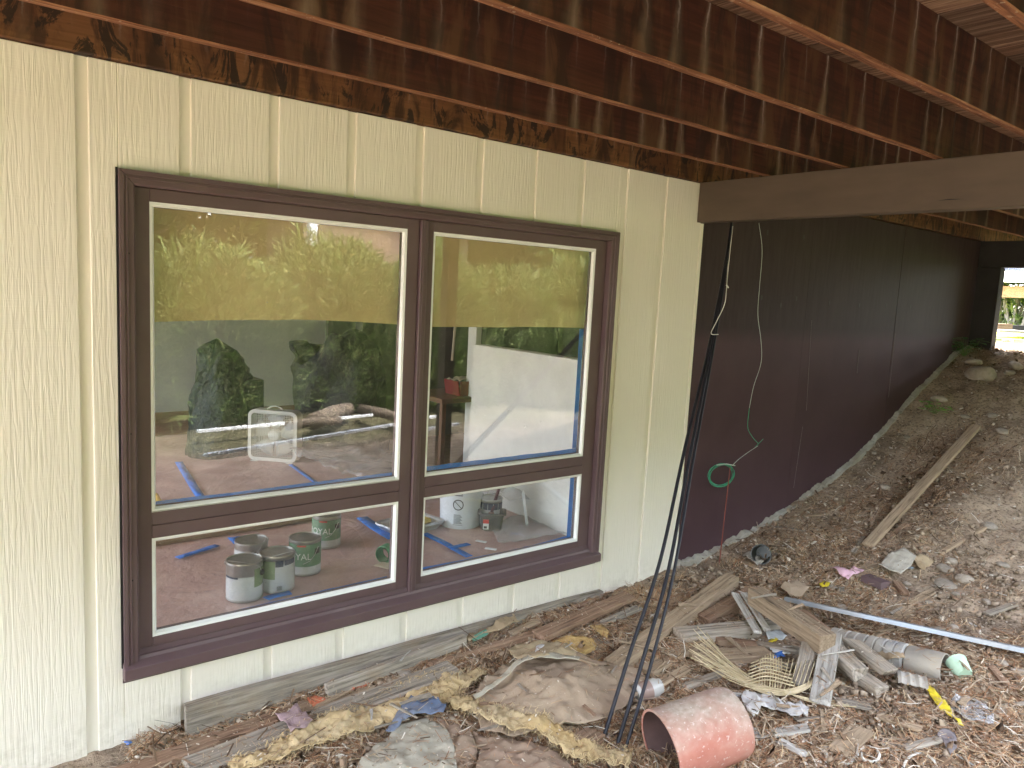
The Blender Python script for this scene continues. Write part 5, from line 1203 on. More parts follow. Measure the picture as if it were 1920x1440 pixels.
for k in range(6):
    straw([(1345, 1262 + k * 2), (1400, 1296 + k * 2.5), (1460, 1312 + k * 2), (1515, 1300 + k * 2), (1540 - k, 1272), (1546 - k * 2, 1240)], [.09, .06, .05, .06, .08, .12], .003, 'rim_straw')
for k in range(9):
    x0 = 1425 + k * 5; straw([(x0 - 3, 1252 + 3 * abs(k - 4)), (x0 - 2, 1280), (x0 - 4, 1310)], [.085, .075, .055], .0035, 'woven_straw')
for k in range(7):
    y0 = 1262 + k * 7; straw([(1405 - k * 2, y0 + 6), (1435, y0 + 1), (1475 + k * 2, y0 + 8)], [.07, .085, .07], .0035, 'woven_straw')
for k in range(8):
    x0 = 1470 + k * 8; straw([(x0 + 6, 1268 + k), (x0, 1290), (x0 - 10, 1312)], [.10, .08, .05], .002)
for k in range(5):
    straw([(1480, 1316), (1530, 1322 + k * 2), (1600 + k * 6, 1326 + k * 3)], [.04, .03, .03], .0018)

# cables from the joists down to the ground
MAT['cable'] = simple('black_cable', (.010, .010, .016), rough=.5)
def at_x(p, x): return PX(p, x)
under = PX((1371, 424), 4.17); top = PX((1377, 318), 4.42)
mid = None
def camz(v): return R.T @ np.array((v - Vector((0, 0, CZ)))[:])
for k, (px, l) in enumerate(((((1124, 1402), (1180, 1228), (1238, 1050), (1282, 850), (1334, 628)), 'leftmost black cable hanging from the deck down to the ground'),
        (((1151, 1412), (1206, 1235), (1253, 1070), (1292, 862), (1338, 628)), 'middle black cable hanging from the deck down to the ground'),
        (((1165, 1424), (1222, 1240), (1264, 1070), (1300, 862), (1342, 628)), 'rightmost black cable hanging from the deck down to the ground'))):
    g0 = G(*px[0]); pts = [g0 - Vector((0, 0, .02))]
    for p in px[1:]:
        best = min((abs(camz(g0.lerp(under, s_ / 400))[1] / camz(g0.lerp(under, s_ / 400))[2] * F + 720 - p[1]), s_) for s_ in range(401))[1]
        dd = (g0.lerp(under, best / 400) - Vector((0, 0, CZ))).length; pts.append(Vector(ray(*p)).normalized() * dd + Vector((0, 0, CZ)))
    pts.append(under + Vector((k * .010, k * .006, 0))); pts.append(top + Vector((k * .012, 0, 0)))
    o = B().tube(catmull(pts, 8), .0092 if k < 2 else .008, 10).build('hanging_cable', 'cable', smooth=True); tag(o, l, 'cable', 'three black cables hanging from the deck')
    if k == 1: mid = pts
MAT['string'] = simple('white_string', (.75, .73, .68), rough=.8, var=.03)
def near(p, off): return Vector(ray(*p)).normalized() * off + Vector((0, 0, CZ))
dm = (mid[4] - Vector((0, 0, CZ))).length; dt = (mid[5] - Vector((0, 0, CZ))).length; d_top = (top - Vector((0, 0, CZ))).length
tag(B().tube(catmull([near((1374, 424), dt - .03), near((1369, 470), dt - .04), near((1363, 530), dt - .06)], 8) , .0022, 6).tube([near((1362, 534), dt - .06), near((1366, 540), dt - .06)], .005, 6).build('string', 'string', smooth=True), 'short white string with a knot hanging beside the upper cables', 'string')
tag(B().tube(catmull([near((1366, 470), dt - .025), near((1362, 545), dm + .1), near((1358, 572), dm + .06), near((1345, 600), dm + .0), near((1334, 622), dm - .03), near((1336, 627), dm - .04), near((1347, 627), dm - .03)], 6), .0024, 6).build('string', 'string', smooth=True), 'white string tied round the black cables beneath the beam', 'string')
# thin wire with green coil
MAT['wire_pale'] = simple('pale_wire', (.50, .55, .50), rough=.5); MAT['wire_green'] = simple('green_wire', (.035, .30, .17), rough=.5)
wy = 3.16
P_ = [PY(p, wy) for p in ((1423, 418), (1429, 470), (1424, 540), (1421, 590), (1427, 640), (1427, 680), (1413, 725), (1405, 765), (1402, 800), (1410, 818), (1422, 832))]
wr_ = empty('hanging_wire', PY((1423, 418), wy), 'thin wire hanging down the brown wall to a green coil', 'wire'); wo2 = -wr_.location
def wpart(nm, pts, r, m): o = B().tube([Vector(p) + wo2 for p in pts], r, 6).build(nm, m, wr_, smooth=True); return o
wpart('wire', catmull(P_[:8], 6), .0019, 'wire_pale'); wpart('green_wire', catmull(P_[7:], 6), .0024, 'wire_green')
wpart('green_tail', [PY((1416, 838), wy), PY((1422, 832), wy - .01), PY((1431, 823), wy)], .0024, 'wire_green')
wpart('wire', catmull([PY((1421, 836), wy), PY((1400, 850), wy), PY((1384, 862), wy), PY((1373, 873), wy)], 5), .002, 'wire_pale')
co = []
for i in range(96):
    a = i / 24 * math.tau; k = 1 + .10 * math.sin(i * .37) ; co.append(PY((1352 + 23 * k * math.cos(a), 891 + 20 * k * math.sin(a) - 3 * math.cos(a)), wy - .006 * (i % 7) / 7))
wpart('green_coil', co, .0026, 'wire_green'); wpart('wire_twist', [PY((1344, 872), wy - .01), PY((1362, 870), wy - .02), PY((1378, 873), wy - .01)], .004, 'wire_pale')
r0_, r1_ = PY((1369, 876), 3.15), G(1348, 1062); tag(B().tube([r0_, r0_.lerp(r1_, .5), r1_ - Vector((0, 0, .05))], .0038, 8).build('steel_rod', simple('rusty_red_rod', (.20, .045, .03), rough=.7), smooth=True), 'thin rusty red rod stuck in the dirt in front of the brown wall', 'rod')

# ================================================================== ROCKS
def rock_mesh(seed):
    bm = bmesh.new(); bmesh.ops.create_icosphere(bm, subdivisions=3, radius=1)
    for v in bm.verts:
        d_ = v.co.normalized(); q = float(fbm(d_.x * 1.3 + seed, d_.y * 1.3 + d_.z, seed, 3)); v.co = d_ * (1 + .38 * q)
        v.co.z = max(-.55, min(.7, v.co.z * .8))
    me = bpy.data.meshes.new('rock'); bm.to_mesh(me); bm.free(); me.polygons.foreach_set('use_smooth', [True] * len(me.polygons)); return me
RM = [rock_mesh(s_) for s_ in (1, 2, 3, 4)]
MAT['rock'] = generic('river_stone', (.26, .22, .18), (.36, .31, .26), (.44, .39, .33), scale=2.2, rand=.18, rough=.8, bump=.25, bd=.02, dirt=(.28, .21, .15), dirt_amt=.5)
rocks = [((1835, 706), 27, 24, 'big round boulder beside the low green plant at the top of the slope'), ((1826, 681), 18, 9, 'flat stone right behind the big boulder'), ((1905, 688), 14, 10, 'stone at the right edge level with the big boulder'), ((1893, 700), 9, 6, 'small stone right of the big boulder'),
         ((1762, 750), 14, 10, 'brown stone behind the light green sprig'), ((1809, 782), 9, 5, 'small stone near the top of the slope board'), ((1860, 780), 10, 6, 'pale stone right of the slope board top'), ((1879, 810), 12, 6, 'flat pale stone on the bare dirt at right, lower of two'),
         ((1660, 915), 11, 8, 'grey stone halfway down the slope left of the board'), ((1810, 930), 7, 5, 'small brown stone on the bare dirt at mid right'), ((1855, 988), 15, 8, 'tan stone at the upper end of the thin stick'), ((1719, 1006), 6, 5, 'small white stone below the slope board'),
         ((1785, 1053), 11, 8, 'round stone under the thin stick, upper right of the cardboard'), ((1808, 1088), 16, 13, 'tall oval stone right of the cardboard'), ((1773, 1098), 21, 9, 'flat oval stone below the cardboard'), ((1794, 1115), 9, 6, 'small flat stone below the flat oval one'), ((1775, 1070), 18, 7, 'long tan stone between cardboard and oval stone'),
         ((1578, 1142), 14, 10, 'round grey stone just above the metal track'), ((1604, 1160), 11, 6, 'flat stone right of the round grey stone'), ((1692, 1145), 9, 6, 'small stone below the scalloped board'), ((1760, 1180), 14, 7, 'stone above the middle of the metal track'), ((1785, 1178), 13, 9, 'angular stone above the metal track, right of its neighbour'),
         ((1880, 1245), 12, 8, 'stone below the metal track near the right edge'), ((1905, 1262), 14, 9, 'pale stone at the right edge below the metal track'), ((1700, 1095), 7, 5, 'small stone under the cardboard edge'), ((1525, 1250), 9, 7, 'dark stone among the leaning planks'), ((1568, 1343), 8, 6, 'pale pebble below the wicker basket'),
         ((1010, 1250), 15, 7, 'pale oval stone at the top edge of the brown tarp'), ((1246, 1165), 9, 7, 'white round stone between the cables'), ((752, 1268), 24, 14, 'cracked clay clod behind the long flat plank'), ((940, 1355), 16, 9, 'grey flat stone on the burlap strip bend'), ((1740, 1130), 8, 5, 'small stone right of the bent tan strip'), ((1455, 1040), 6, 4, 'small pebble right of the black pot'),
         ((1850, 1130), 10, 6, 'stone on the dirt above the track at right'), ((1880, 1060), 11, 6, 'half-buried stone at the right edge'), ((1890, 640), 9, 5, 'stone on the crest near the right edge'), ((1870, 665), 8, 4, 'little stone between crest and boulder'), ((1700, 820), 7, 4, 'stone on the slope among dry needles'), ((1640, 850), 6, 4, 'small stone beside the footing'), ((880, 1310), 22, 10, 'flat grey stone under the torn burlap')]
for k, (p, rx, ry, l) in enumerate(rocks):
    q = G(*p); dep = float((R.T @ np.array((q - Vector((0, 0, CZ)))[:]))[2]); s_ = rx * dep / F
    o = link('rock', RM[k % 4], 'rock'); o.location = q + Vector((0, 0, s_ * .12)); o.rotation_euler = (rnd.uniform(-.2, .2), rnd.uniform(-.2, .2), rnd.random() * 6.28)
    o.scale = (s_, s_ * rnd.uniform(.7, .95), s_ * min(1.0, max(.4, ry / rx * .95))); tag(o, l, 'rock')

# ================================================================== LITTER (uncountable)
def vis_points(n, seed, fn=None, x0=.6, x1=9.4, y0=.55, y1=3.17):
    """random points over the ground under the deck, denser where the eye is near"""
    rg = np.random.RandomState(seed); out = []; tot = 0
    while tot < n:
        x = rg.uniform(x0, x1, n * 3); y = rg.uniform(y0, y1, n * 3); d2 = x * x + y * y + 3
        keep = rg.rand(n * 3) < np.minimum(1, (9.5 / d2))
        ang = np.arctan2(y, x); keep &= (ang > math.radians(13)) & (ang < math.radians(80))
        if fn is not None: keep &= rg.rand(n * 3) < fn(x, y)
        x, y = x[keep], y[keep]; out.append(np.stack([x, y], 1)); tot += len(x)
    return np.concatenate(out)[:n], rg
def dens_needle(x, y):
    f = np.clip(.5 + 1.8 * fbm(x * 1.6, y * 1.6, 77, 3), 0, 1) ** 1.2
    bare = np.clip((x - 4.6) * 1.1, 0, 1) * np.clip((2.55 - .10 * (x - 5) - y) * 1.8 + .1, 0, 1)   # bare dirt bank on the camera side of the slope
    return np.clip((f + .02) * (1 - .96 * bare) + .006, 0, 1)
def island_mat(name, stops, rough=.85):
    s = NT(name); g = s.n('ShaderNodeNewGeometry'); s.bsdf(s.ramp(g.outputs['Random Per Island'], stops), rough, spec=.2); return s.m
MAT['needles'] = island_mat('needle_litter', [(0, (.20, .095, .05)), (.3, (.38, .185, .095)), (.55, (.52, .32, .18)), (.8, (.62, .48, .31)), (1, (.30, .23, .18))])
MAT['chips'] = island_mat('chip_litter', [(0, (.20, .14, .10)), (.3, (.38, .28, .20)), (.6, (.54, .43, .32)), (.85, (.68, .59, .48)), (1, (.76, .71, .63))])
MAT['leaves'] = island_mat('dead_leaf_litter', [(0, (.09, .055, .035)), (.4, (.19, .12, .075)), (.7, (.30, .20, .13)), (1, (.40, .31, .22))])
MAT['gravel'] = island_mat('gravel_litter', [(0, (.24, .185, .14)), (.4, (.33, .26, .20)), (.8, (.42, .345, .275)), (1, (.58, .52, .45))])
MAT['clods'] = island_mat('dirt_clod', [(0, (.17, .12, .085)), (.5, (.30, .225, .16)), (1, (.42, .33, .25))], rough=.95)
def bulk(name, V, Fc, mat, smooth=False):
    me = bpy.data.meshes.new(name); nv = len(V); k = Fc.shape[1]; nf = len(Fc)
    me.vertices.add(nv); me.vertices.foreach_set('co', V.astype(np.float32).ravel()); me.loops.add(nf * k); me.loops.foreach_set('vertex_index', Fc.astype(np.int32).ravel())
    me.polygons.add(nf); me.polygons.foreach_set('loop_start', np.arange(0, nf * k, k, dtype=np.int32)); me.update(calc_edges=True); me.validate()
    o = link(name, me, mat); return tag(o, kind='stuff')
def needles(name, n, seed, lmin, lmax, wid, mat, lift=.02, fn=dens_needle, curl=.25, **kw):
    P, rg = vis_points(n, seed, fn, **kw); x, y = P[:, 0], P[:, 1]
    a = rg.rand(n) * 6.283; clump = np.floor(x * 3) * 7 + np.floor(y * 3) * 13; a = a * .7 + (clump % 6.28) * .3
    L = rg.uniform(lmin, lmax, n); dx, dy = np.cos(a), np.sin(a); w = wid * rg.uniform(.6, 1.3, n)
    ts = (-.5, -.05, .5); cv = rg.uniform(-curl, curl, n) * L
    rows = []
    z0 = rg.rand(n) ** 2 * lift; tilt = rg.normal(0, .16, n) * L
    for t_ in ts:
        bx = x + dx * L * t_ - dy * cv * (1 - 4 * t_ * t_) ; by = y + dy * L * t_ + dx * cv * (1 - 4 * t_ * t_)
        z = ground(bx, by) + .003 + z0 + tilt * t_ + np.abs(tilt) * .5
        rows.append((bx - dy * w, by + dx * w, z)); rows.append((bx + dy * w, by - dx * w, z + w * .6))
    V = np.stack([np.stack(r_, 1) for r_ in rows], 1).reshape(-1, 3); b0 = np.arange(n) * 6
    Fc = np.concatenate([np.stack([b0, b0 + 1, b0 + 3, b0 + 2], 1), np.stack([b0 + 2, b0 + 3, b0 + 5, b0 + 4], 1)])
    return bulk(name, V, Fc, mat)
needles('pine_needles', 90000, 5, .03, .09, .0011, 'needles')
needles('fine_twigs', 3200, 6, .05, .20, .0028, 'leaves', lift=.03)
needles('straw_bits', 5200, 16, .02, .12, .0018, 'chips', lift=.03, curl=.1)
def flakes(name, n, seed, smin, smax, mat, lift=.012, fn=dens_needle, thick=.3, tilt=.35):
    P, rg = vis_points(n, seed, fn); x, y = P[:, 0], P[:, 1]; s_ = smin * (smax / smin) ** (rg.rand(n) ** 1.7); a = rg.rand(n) * 6.283; asp = rg.uniform(.35, 1, n)
    z = ground(x, y) + .003 + rg.rand(n) * lift; tx, ty = rg.normal(0, tilt, n), rg.normal(0, tilt, n); V = []
    for layer in (0, 1):
        for k in range(4):
            an = a + k * 1.5708 + rg.uniform(-.3, .3, n); rr = s_ * rg.uniform(.6, 1.1, n)
            u = np.cos(an - a) * rr; v = np.sin(an - a) * rr * asp; px_, py_ = u * np.cos(a) - v * np.sin(a), u * np.sin(a) + v * np.cos(a)
            V.append(np.stack([x + px_, y + py_, z + px_ * tx + py_ * ty + s_ * .3 * np.hypot(tx, ty) + (layer * thick * s_ if True else 0)], 1))
    V = np.stack(V, 1).reshape(-1, 3); b0 = np.arange(n)[:, None] * 8
    q = np.array([[3, 2, 1, 0], [4, 5, 6, 7], [0, 1, 5, 4], [1, 2, 6, 5], [2, 3, 7, 6], [3, 0, 4, 7]])
    Fc = (b0[:, :, None] + q[None]).reshape(-1, 4); return bulk(name, V, Fc, mat)
flakes('wood_chips', 20000, 8, .004, .024, 'chips', thick=.22)
flakes('dead_leaves', 9000, 9, .006, .028, 'leaves', lift=.02, thick=.05, tilt=.6)
flakes('bark_flakes', 2600, 18, .012, .034, 'leaves', lift=.015, thick=.10, tilt=.35)
flakes('dirt_clods', 5200, 19, .006, .026, 'clods', lift=0, fn=lambda x, y: np.clip(.35 + fbm(x * 2, y * 2, 88, 3) * 1.6, .03, 1), thick=1.0, tilt=.3)
flakes('gravel', 9000, 10, .003, .017, 'gravel', lift=0, fn=lambda x, y: .25 + .75 * (1 - dens_needle(x, y)), thick=.8, tilt=.2)
# what has fallen on top of the boards, cloths and bucket
bpy.context.view_layer.update()
from mathutils.bvhtree import BVHTree
_v = []; _f = []
for o in COL.objects:
    if o in BEFORE or o.type != 'MESH' or o.get('kind') or (o.parent and o.parent.name.startswith('red_bucket')) or o.name.split('.')[0] in ('hanging_cable', 'string', 'wire', 'rock', 'steel_rod', 'metal_track', 'green_coil', 'straw', 'rim_straw', 'woven_straw'): continue
    b0 = len(_v); M_ = o.matrix_world; _v += [M_ @ q.co for q in o.data.vertices]; _f += [tuple(i + b0 for i in p.vertices) for p in o.data.polygons]
BV = BVHTree.FromPolygons(_v, _f)
def topz(x, y):
    r_ = BV.ray_cast(Vector((x, y, 1.2)), Vector((0, 0, -1))); g = g1(x, y)
    return max(g, r_[0].z) if r_[0] is not None else g
def on_top(name, n, seed, size, mat, elong=1.0, thick=.25):
    P, rg = vis_points(n, seed, None, x0=.8, x1=5.4, y0=.9, y1=3.1); V = []; Fs = []
    for k in range(n):
        x, y = P[k]; z = topz(x, y) + .0015
        if z - g1(x, y) < .006: continue
        s_ = size[0] * (size[1] / size[0]) ** (rg.rand() ** 1.6); a_ = rg.rand() * 6.283; ca, sa = math.cos(a_), math.sin(a_); w_ = s_ / elong * rg.uniform(.5, 1); i0 = len(V); t_ = rg.normal(0, .2)
        for zz in (0, thick * w_):
            for (u, v) in ((-s_, -w_ * rg.uniform(.4, 1)), (s_, -w_ * rg.uniform(.4, 1)), (s_ * .9, w_), (-s_ * .8, w_)):
                V.append((x + u * ca - v * sa, y + u * sa + v * ca, z + zz + abs(t_) * s_ + t_ * u))
        Fs += [tuple(i0 + q for q in f) for f in ((3, 2, 1, 0), (4, 5, 6, 7), (0, 1, 5, 4), (1, 2, 6, 5), (2, 3, 7, 6), (3, 0, 4, 7))]
    o = B().add(V, Fs).build(name, mat); tag(o, kind='stuff')
on_top('fallen_chips', 4200, 61, (.002, .008), 'chips', elong=1.6)
on_top('fallen_needles', 5200, 62, (.012, .035), 'needles', elong=18)
on_top('fallen_leaves', 700, 63, (.004, .013), 'leaves', elong=2.2, thick=.08)
# bigger splinters, each its own piece of wood
SM = []
for k in range(5):
    b = B(); n = 6; vs = []
    for i in range(n + 1):
        u = i / n; w_ = (1 - .55 * u) * .5 + .12 * vn(u * 5, k, 71); t_ = .12 * (1 - .4 * u); yy = .12 * float(vn(u * 2, k, 72))
        vs += [(u - .5, yy - .12 * w_, -t_ * .25), (u - .5, yy + .12 * w_, -t_ * .25), (u - .5, yy + .12 * w_, t_ * .25), (u - .5, yy - .12 * w_, t_ * .25)]
    fs = [(i * 4 + j, (i + 1) * 4 + j, (i + 1) * 4 + (j + 1) % 4, i * 4 + (j + 1) % 4) for i in range(n) for j in range(4)] + [(0, 1, 2, 3), (4 * n + 3, 4 * n + 2, 4 * n + 1, 4 * n)]
    SM.append(b.add([tuple(map(float, v)) for v in vs], [f[::-1] for f in fs]).mesh('wood_splinter'))
r2 = random.Random(12)
marks = [((1300, 1385), 'just right of the red bucket'), ((1040, 1320), 'on the brown tarp'), ((1470, 1190), 'under the big diagonal timber'), ((1460, 1300), 'by the wicker basket'), ((1690, 1210), 'along the corrugated drain pipe'), ((1640, 1290), 'below the three broken plank ends'), ((1760, 1350), 'near the yellow stake'), ((1600, 1400), 'beside the white rope'), ((1870, 1300), 'in the lower right corner'), ((1830, 1180), 'near the right end of the metal track'), ((1280, 1170), 'behind the cables'), ((1360, 1130), 'near the thick tan beam'), ((1560, 1120), 'above the metal track'), ((700, 1400), 'beside the wide burlap strip'), ((900, 1400), 'at the lower edge near the narrow burlap strip'), ((850, 1260), 'along the planks at the cream wall'), ((1150, 1400), 'at the foot of the cables'), ((1080, 1215), 'around the yellow foam'), ((560, 1390), 'near the mauve cloth'), ((1500, 1380), 'near the white-painted lath')]
used_ = {}
for k in range(150):
    if k < 108: px, py = r2.uniform(1230, 1915), r2.uniform(1095, 1435)
    else: px, py = r2.uniform(480, 1220), r2.uniform(1180, 1435)
    if py < 1560 - px * .36 - 40: continue
    q = G(px, py); z = topz(q.x, q.y); l_ = r2.uniform(.06, .20); mt = r2.choice(['grey_wood', 'tan_wood', 'brown_wood', 'tan_wood', 'pale_wood'])
    o = bpy.data.objects.new('wood_splinter', SM[k % 5].copy() if False else SM[k % 5]); COL.objects.link(o)
    if not SM[k % 5].materials: SM[k % 5].materials.append(MAT['tan_wood'])
    o.material_slots[0].link = 'OBJECT'; o.material_slots[0].material = MAT[mt]
    o.location = (q.x, q.y, z + .008); o.rotation_euler = (r2.uniform(-.4, .4), r2.uniform(-.22, .22), r2.random() * 6.28); o.scale = (l_, l_ * r2.uniform(.6, 1.8), l_ * r2.uniform(.4, .9))
    where = min(marks, key=lambda m_: (m_[0][0] - px) ** 2 + ((m_[0][1] - py) * 1.5) ** 2)[1]
    l0 = '%s %s wood splinter %s' % ('long' if l_ > .15 else ('short' if l_ > .10 else 'tiny'), {'grey_wood': 'grey', 'tan_wood': 'tan', 'brown_wood': 'reddish brown', 'pale_wood': 'pale'}[mt], where)
    used_.setdefault(l0, []).append(px); q_n = len(used_[l0])
    if q_n > 1: l0 = l0.replace(' wood splinter', (' thin wood splinter', ' broad wood splinter', ' crooked wood splinter', ' stubby wood splinter')[q_n - 2]); o.scale.y = l_ * (.45, 2.2, 1.2, 1.6)[q_n - 2]; o.rotation_euler.x += (0, 0, .5, 0)[q_n - 2]
    tag(o, l0, 'wood splinter', 'small loose wood splinters strewn over the debris')
# dry grass clump under the cables
def tuft(name, p, n, rad, hgt, mat, label, cat, wid=.0016, spread=1.0, seed=3):
    rg = np.random.RandomState(seed); c = G(*p); V = []; Fs = []
    for k in range(n):
        a = rg.rand() * 6.283; r_ = rad * rg.rand() ** .7; bx, by = c.x + r_ * math.cos(a), c.y + r_ * math.sin(a); bz = g1(bx, by)
        a2 = a + rg.normal(0, .8); l_ = hgt * rg.uniform(.5, 1.2); d_ = np.array([math.cos(a2), math.sin(a2)]) * l_ * spread; w_ = np.array([-d_[1], d_[0]]) / (np.hypot(*d_) + 1e-6) * wid
        i0 = len(V)
        for t_ in (0, .4, .75, 1):
            z = bz + l_ * (1.3 * t_ - 1.0 * t_ * t_ * spread); q = np.array([bx, by]) + d_ * t_; ww = w_ * (1 - .7 * t_); V += [(q[0] - ww[0], q[1] - ww[1], z), (q[0] + ww[0], q[1] + ww[1], z)]
        for j in range(3): Fs.append((i0 + 2 * j, i0 + 2 * j + 1, i0 + 2 * j + 3, i0 + 2 * j + 2))
    V = [(v[0] - c.x, v[1] - c.y, v[2] - c.z) for v in V]; o = B().add(V, Fs).build(name, mat, None, loc=c); tag(o, label, cat); return o
tuft('dry_grass_clump', (1222, 1128), 420, .16, .10, 'needles', 'tangled dry grass clump against the corner of the cream wall', 'grass clump', seed=3)
tuft('dry_grass_clump', (1390, 1440), 420, .15, .09, 'needles', 'dry grass clump in front of the red bucket at the bottom edge', 'grass clump', seed=4)
tuft('dry_grass_clump', (1262, 1428), 260, .10, .07, 'needles', 'dry needles caught in the mouth of the red bucket', 'grass clump', seed=14)
tuft('dry_grass_clump', (715, 1292), 160, .09, .06, 'needles', 'reddish dry grass beside the cracked clod', 'grass clump', seed=5)
tuft('dry_grass_clump', (290, 1415), 200, .14, .06, 'chips', 'pale dry grass at the foot of the wall, far left', 'grass clump', seed=6)
tuft('dry_grass_clump', (1375, 1062), 160, .12, .06, 'needles', 'dry grass round the foot of the red rod', 'grass clump', seed=7)
# small plants
MAT['leaf_bright'] = simple('bright_leaf', (.20, .42, .05), rough=.5, var=.2); MAT['leaf_mid'] = simple('mid_leaf', (.06, .15, .035), rough=.55, var=.3); MAT['stem'] = simple('green_stem', (.12, .2, .05))
def plant(p, n, size, mat, label, h=.05, seed=1):
    rg = random.Random(seed); c = G(*p); e_ = empty('small_plant', c, label, 'plant'); b = B()
    lf = bpy.data.meshes.new('leaf'); lf.from_pydata([(0, 0, 0), (.35, -.28, .06), (.35, .28, .06), (.7, -.22, .04), (.7, .22, .04), (1, 0, -.05), (.4, 0, .0), (.7, 0, -.02)], [], [(0, 1, 6), (0, 6, 2), (1, 3, 7, 6), (6, 7, 4, 2), (3, 5, 7), (7, 5, 4)])
    for k in range(n):
        a = rg.random() * 6.28; r_ = size * rg.uniform(.2, 1.2); tip = Vector((r_ * math.cos(a), r_ * math.sin(a), h * rg.uniform(.3, 1.3))); b.tube([Vector((0, 0, -.01)), tip * .5 + Vector((0, 0, .01)), tip], .0012, 4)
        o = link('leaf', lf, mat, e_); s_ = size * rg.uniform(.5, .9); o.matrix_local = Matrix.Translation(tip) @ Matrix.Rotation(a + rg.uniform(-.6, .6), 4, 'Z') @ Matrix.Rotation(rg.uniform(-.3, .3), 4, 'Y') @ Matrix.Scale(s_, 4)
    b.build('stem', 'stem', e_)
plant((1752, 776), 26, .11, 'leaf_bright', 'small light green leafy sprig growing halfway up the slope', h=.09)
plant((1808, 668), 46, .13, 'leaf_mid', 'low dark green plant at the corner of the brown wall', h=.14, seed=2)
plant((1690, 620), 5, .02, 'leaf_mid', 'tiny weed close to the footing', seed=5) if False else None

# ================================================================== BEYOND THE DECK: HEDGE AND TREES
def spray_mesh(name, n, seed, lump, L=(.10, .30), wid=.016, up=.6):
    rg = np.random.RandomState(seed); V = []; Fs = []
    P = lump(rg, n)      # base points and outward directions
    for (p, d_) in P:
        d_ = d_ + np.array([0, 0, up]) + rg.normal(0, .35, 3); d_ /= np.linalg.norm(d_); s1 = np.cross(d_, rg.normal(0, 1, 3)); s1 /= np.linalg.norm(s1); l_ = rg.uniform(*L)
        tip = p + d_ * l_ + np.array([0, 0, -.10 * l_])
        i0 = len(V); m_ = p + d_ * l_ * .5; w = wid * rg.uniform(.6, 1.3)
        V += [tuple(p), tuple(m_ - s1 * w), tuple(tip), tuple(m_ + s1 * w)]; Fs.append((i0, i0 + 1, i0 + 2, i0 + 3))
        for q in (.35, .6):
            b0 = p + d_ * l_ * q
            for sg in (-1, 1):
                e_ = b0 + (d_ * .6 + s1 * sg) * l_ * .30; i0 = len(V); V += [tuple(b0), tuple(e_ + d_ * w), tuple(e_ - d_ * w * .2)]; Fs.append((i0, i0 + 1, i0 + 2))
    return V, Fs
def juniper_lump(rx, ry, rz):
    def f(rg, n):
        out = []
        for _ in range(n):
            a = rg.rand() * 6.283; u = rg.rand(); v = math.acos(1 - u); k = 1 + .32 * float(fbm(math.cos(a) * 2.2, math.sin(a) * 2.2 + v, 91, 3)) - .25 * rg.rand() ** 2
            d_ = np.array([math.cos(a) * math.sin(v), math.sin(a) * math.sin(v), math.cos(v)]); out.append((d_ * np.array([rx, ry, rz]) * k, d_))
        return out
    return f
def foliage_mat(name, stops):
    s = NT(name); g = s.n('ShaderNodeNewGeometry'); col = s.ramp(g.outputs['Random Per Island'], stops)
    bs = s.bsdf(col, .6, spec=.3); 
    tl = s.n('ShaderNodeBsdfTranslucent'); s.l(col, tl.inputs[0]); m = s.n('ShaderNodeMixShader'); m.inputs[0].default_value = .3; s.l(bs.outputs[0], m.inputs[1]); s.l(tl.outputs[0], m.inputs[2]); s.l(m.outputs[0], s.out.inputs[0]); return s.m
MAT['juniper'] = foliage_mat('juniper_foliage', [(0, (.03, .06, .015)), (.5, (.12, .18, .04)), (.85, (.20, .25, .08)), (1, (.31, .34, .14))])
MAT['tree_leaf'] = foliage_mat('tree_foliage', [(0, (.03, .065, .015)), (.5, (.07, .13, .028)), (1, (.15, .21, .05))])
MAT['bark'] = timber('bark', (.10, .075, .055), (.16, .125, .09), (.22, .18, .14))
V, Fs = spray_mesh('juniper', 8000, 1, juniper_lump(1.35, .95, 2.05), L=(.22, .62), wid=.026, up=.9); jm = B().add(V, Fs).mesh('foliage')
core = B(); 
def core_mesh(rx, ry, rz, seed):
    bm = bmesh.new(); bmesh.ops.create_icosphere(bm, subdivisions=4, radius=1)
    for v in bm.verts:
        d_ = v.co.normalized(); k = .80 + .3 * float(fbm(d_.x * 2 + seed, d_.y * 2 + d_.z, seed, 3)); v.co = Vector((d_.x * rx, d_.y * ry, max(-.1, d_.z * rz))) * k
    me = bpy.data.meshes.new('inner_foliage'); bm.to_mesh(me); bm.free(); return me
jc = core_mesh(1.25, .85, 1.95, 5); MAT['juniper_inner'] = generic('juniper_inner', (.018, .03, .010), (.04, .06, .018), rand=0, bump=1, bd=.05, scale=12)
trunk = B().tube([(0, 0, -.1), (.03, 0, .5), (0, .04, 1.2)], [.09, .07, .03], 8).mesh('trunk')
side_words = ['leftmost in the window reflection', 'second from the left in the window reflection', 'third from the left in the window reflection', 'fourth from the left in the window reflection', 'fifth from the left in the window reflection', 'rightmost in the window reflection']
for k in range(7):
    e_ = empty('juniper_shrub', (-.2 + k * 1.75, -4.4 - .25 * (k % 2), 0), 'bushy bright green juniper in the hedge row, number %s' % ('one two three four five six seven'.split()[k] + ' from the left'), 'shrub', 'juniper hedge facing the window', rz=k * 1.3)
    e_.scale = (1, 1, 1.0 + .08 * math.sin(k * 2.2)); e_['label'] = ['green juniper shrub reflected leftmost in the window glass', 'second juniper shrub from the left of the hedge across the yard', 'third juniper shrub from the left of the hedge across the yard', 'middle juniper shrub of the hedge across the yard', 'third juniper shrub from the right of the hedge across the yard', 'second juniper shrub from the right of the hedge across the yard', 'rightmost juniper shrub of the hedge across the yard'][k]
    link('foliage', jm, 'juniper', e_); link('inner_foliage', jc, 'juniper_inner', e_); link('trunk', trunk, 'bark', e_)
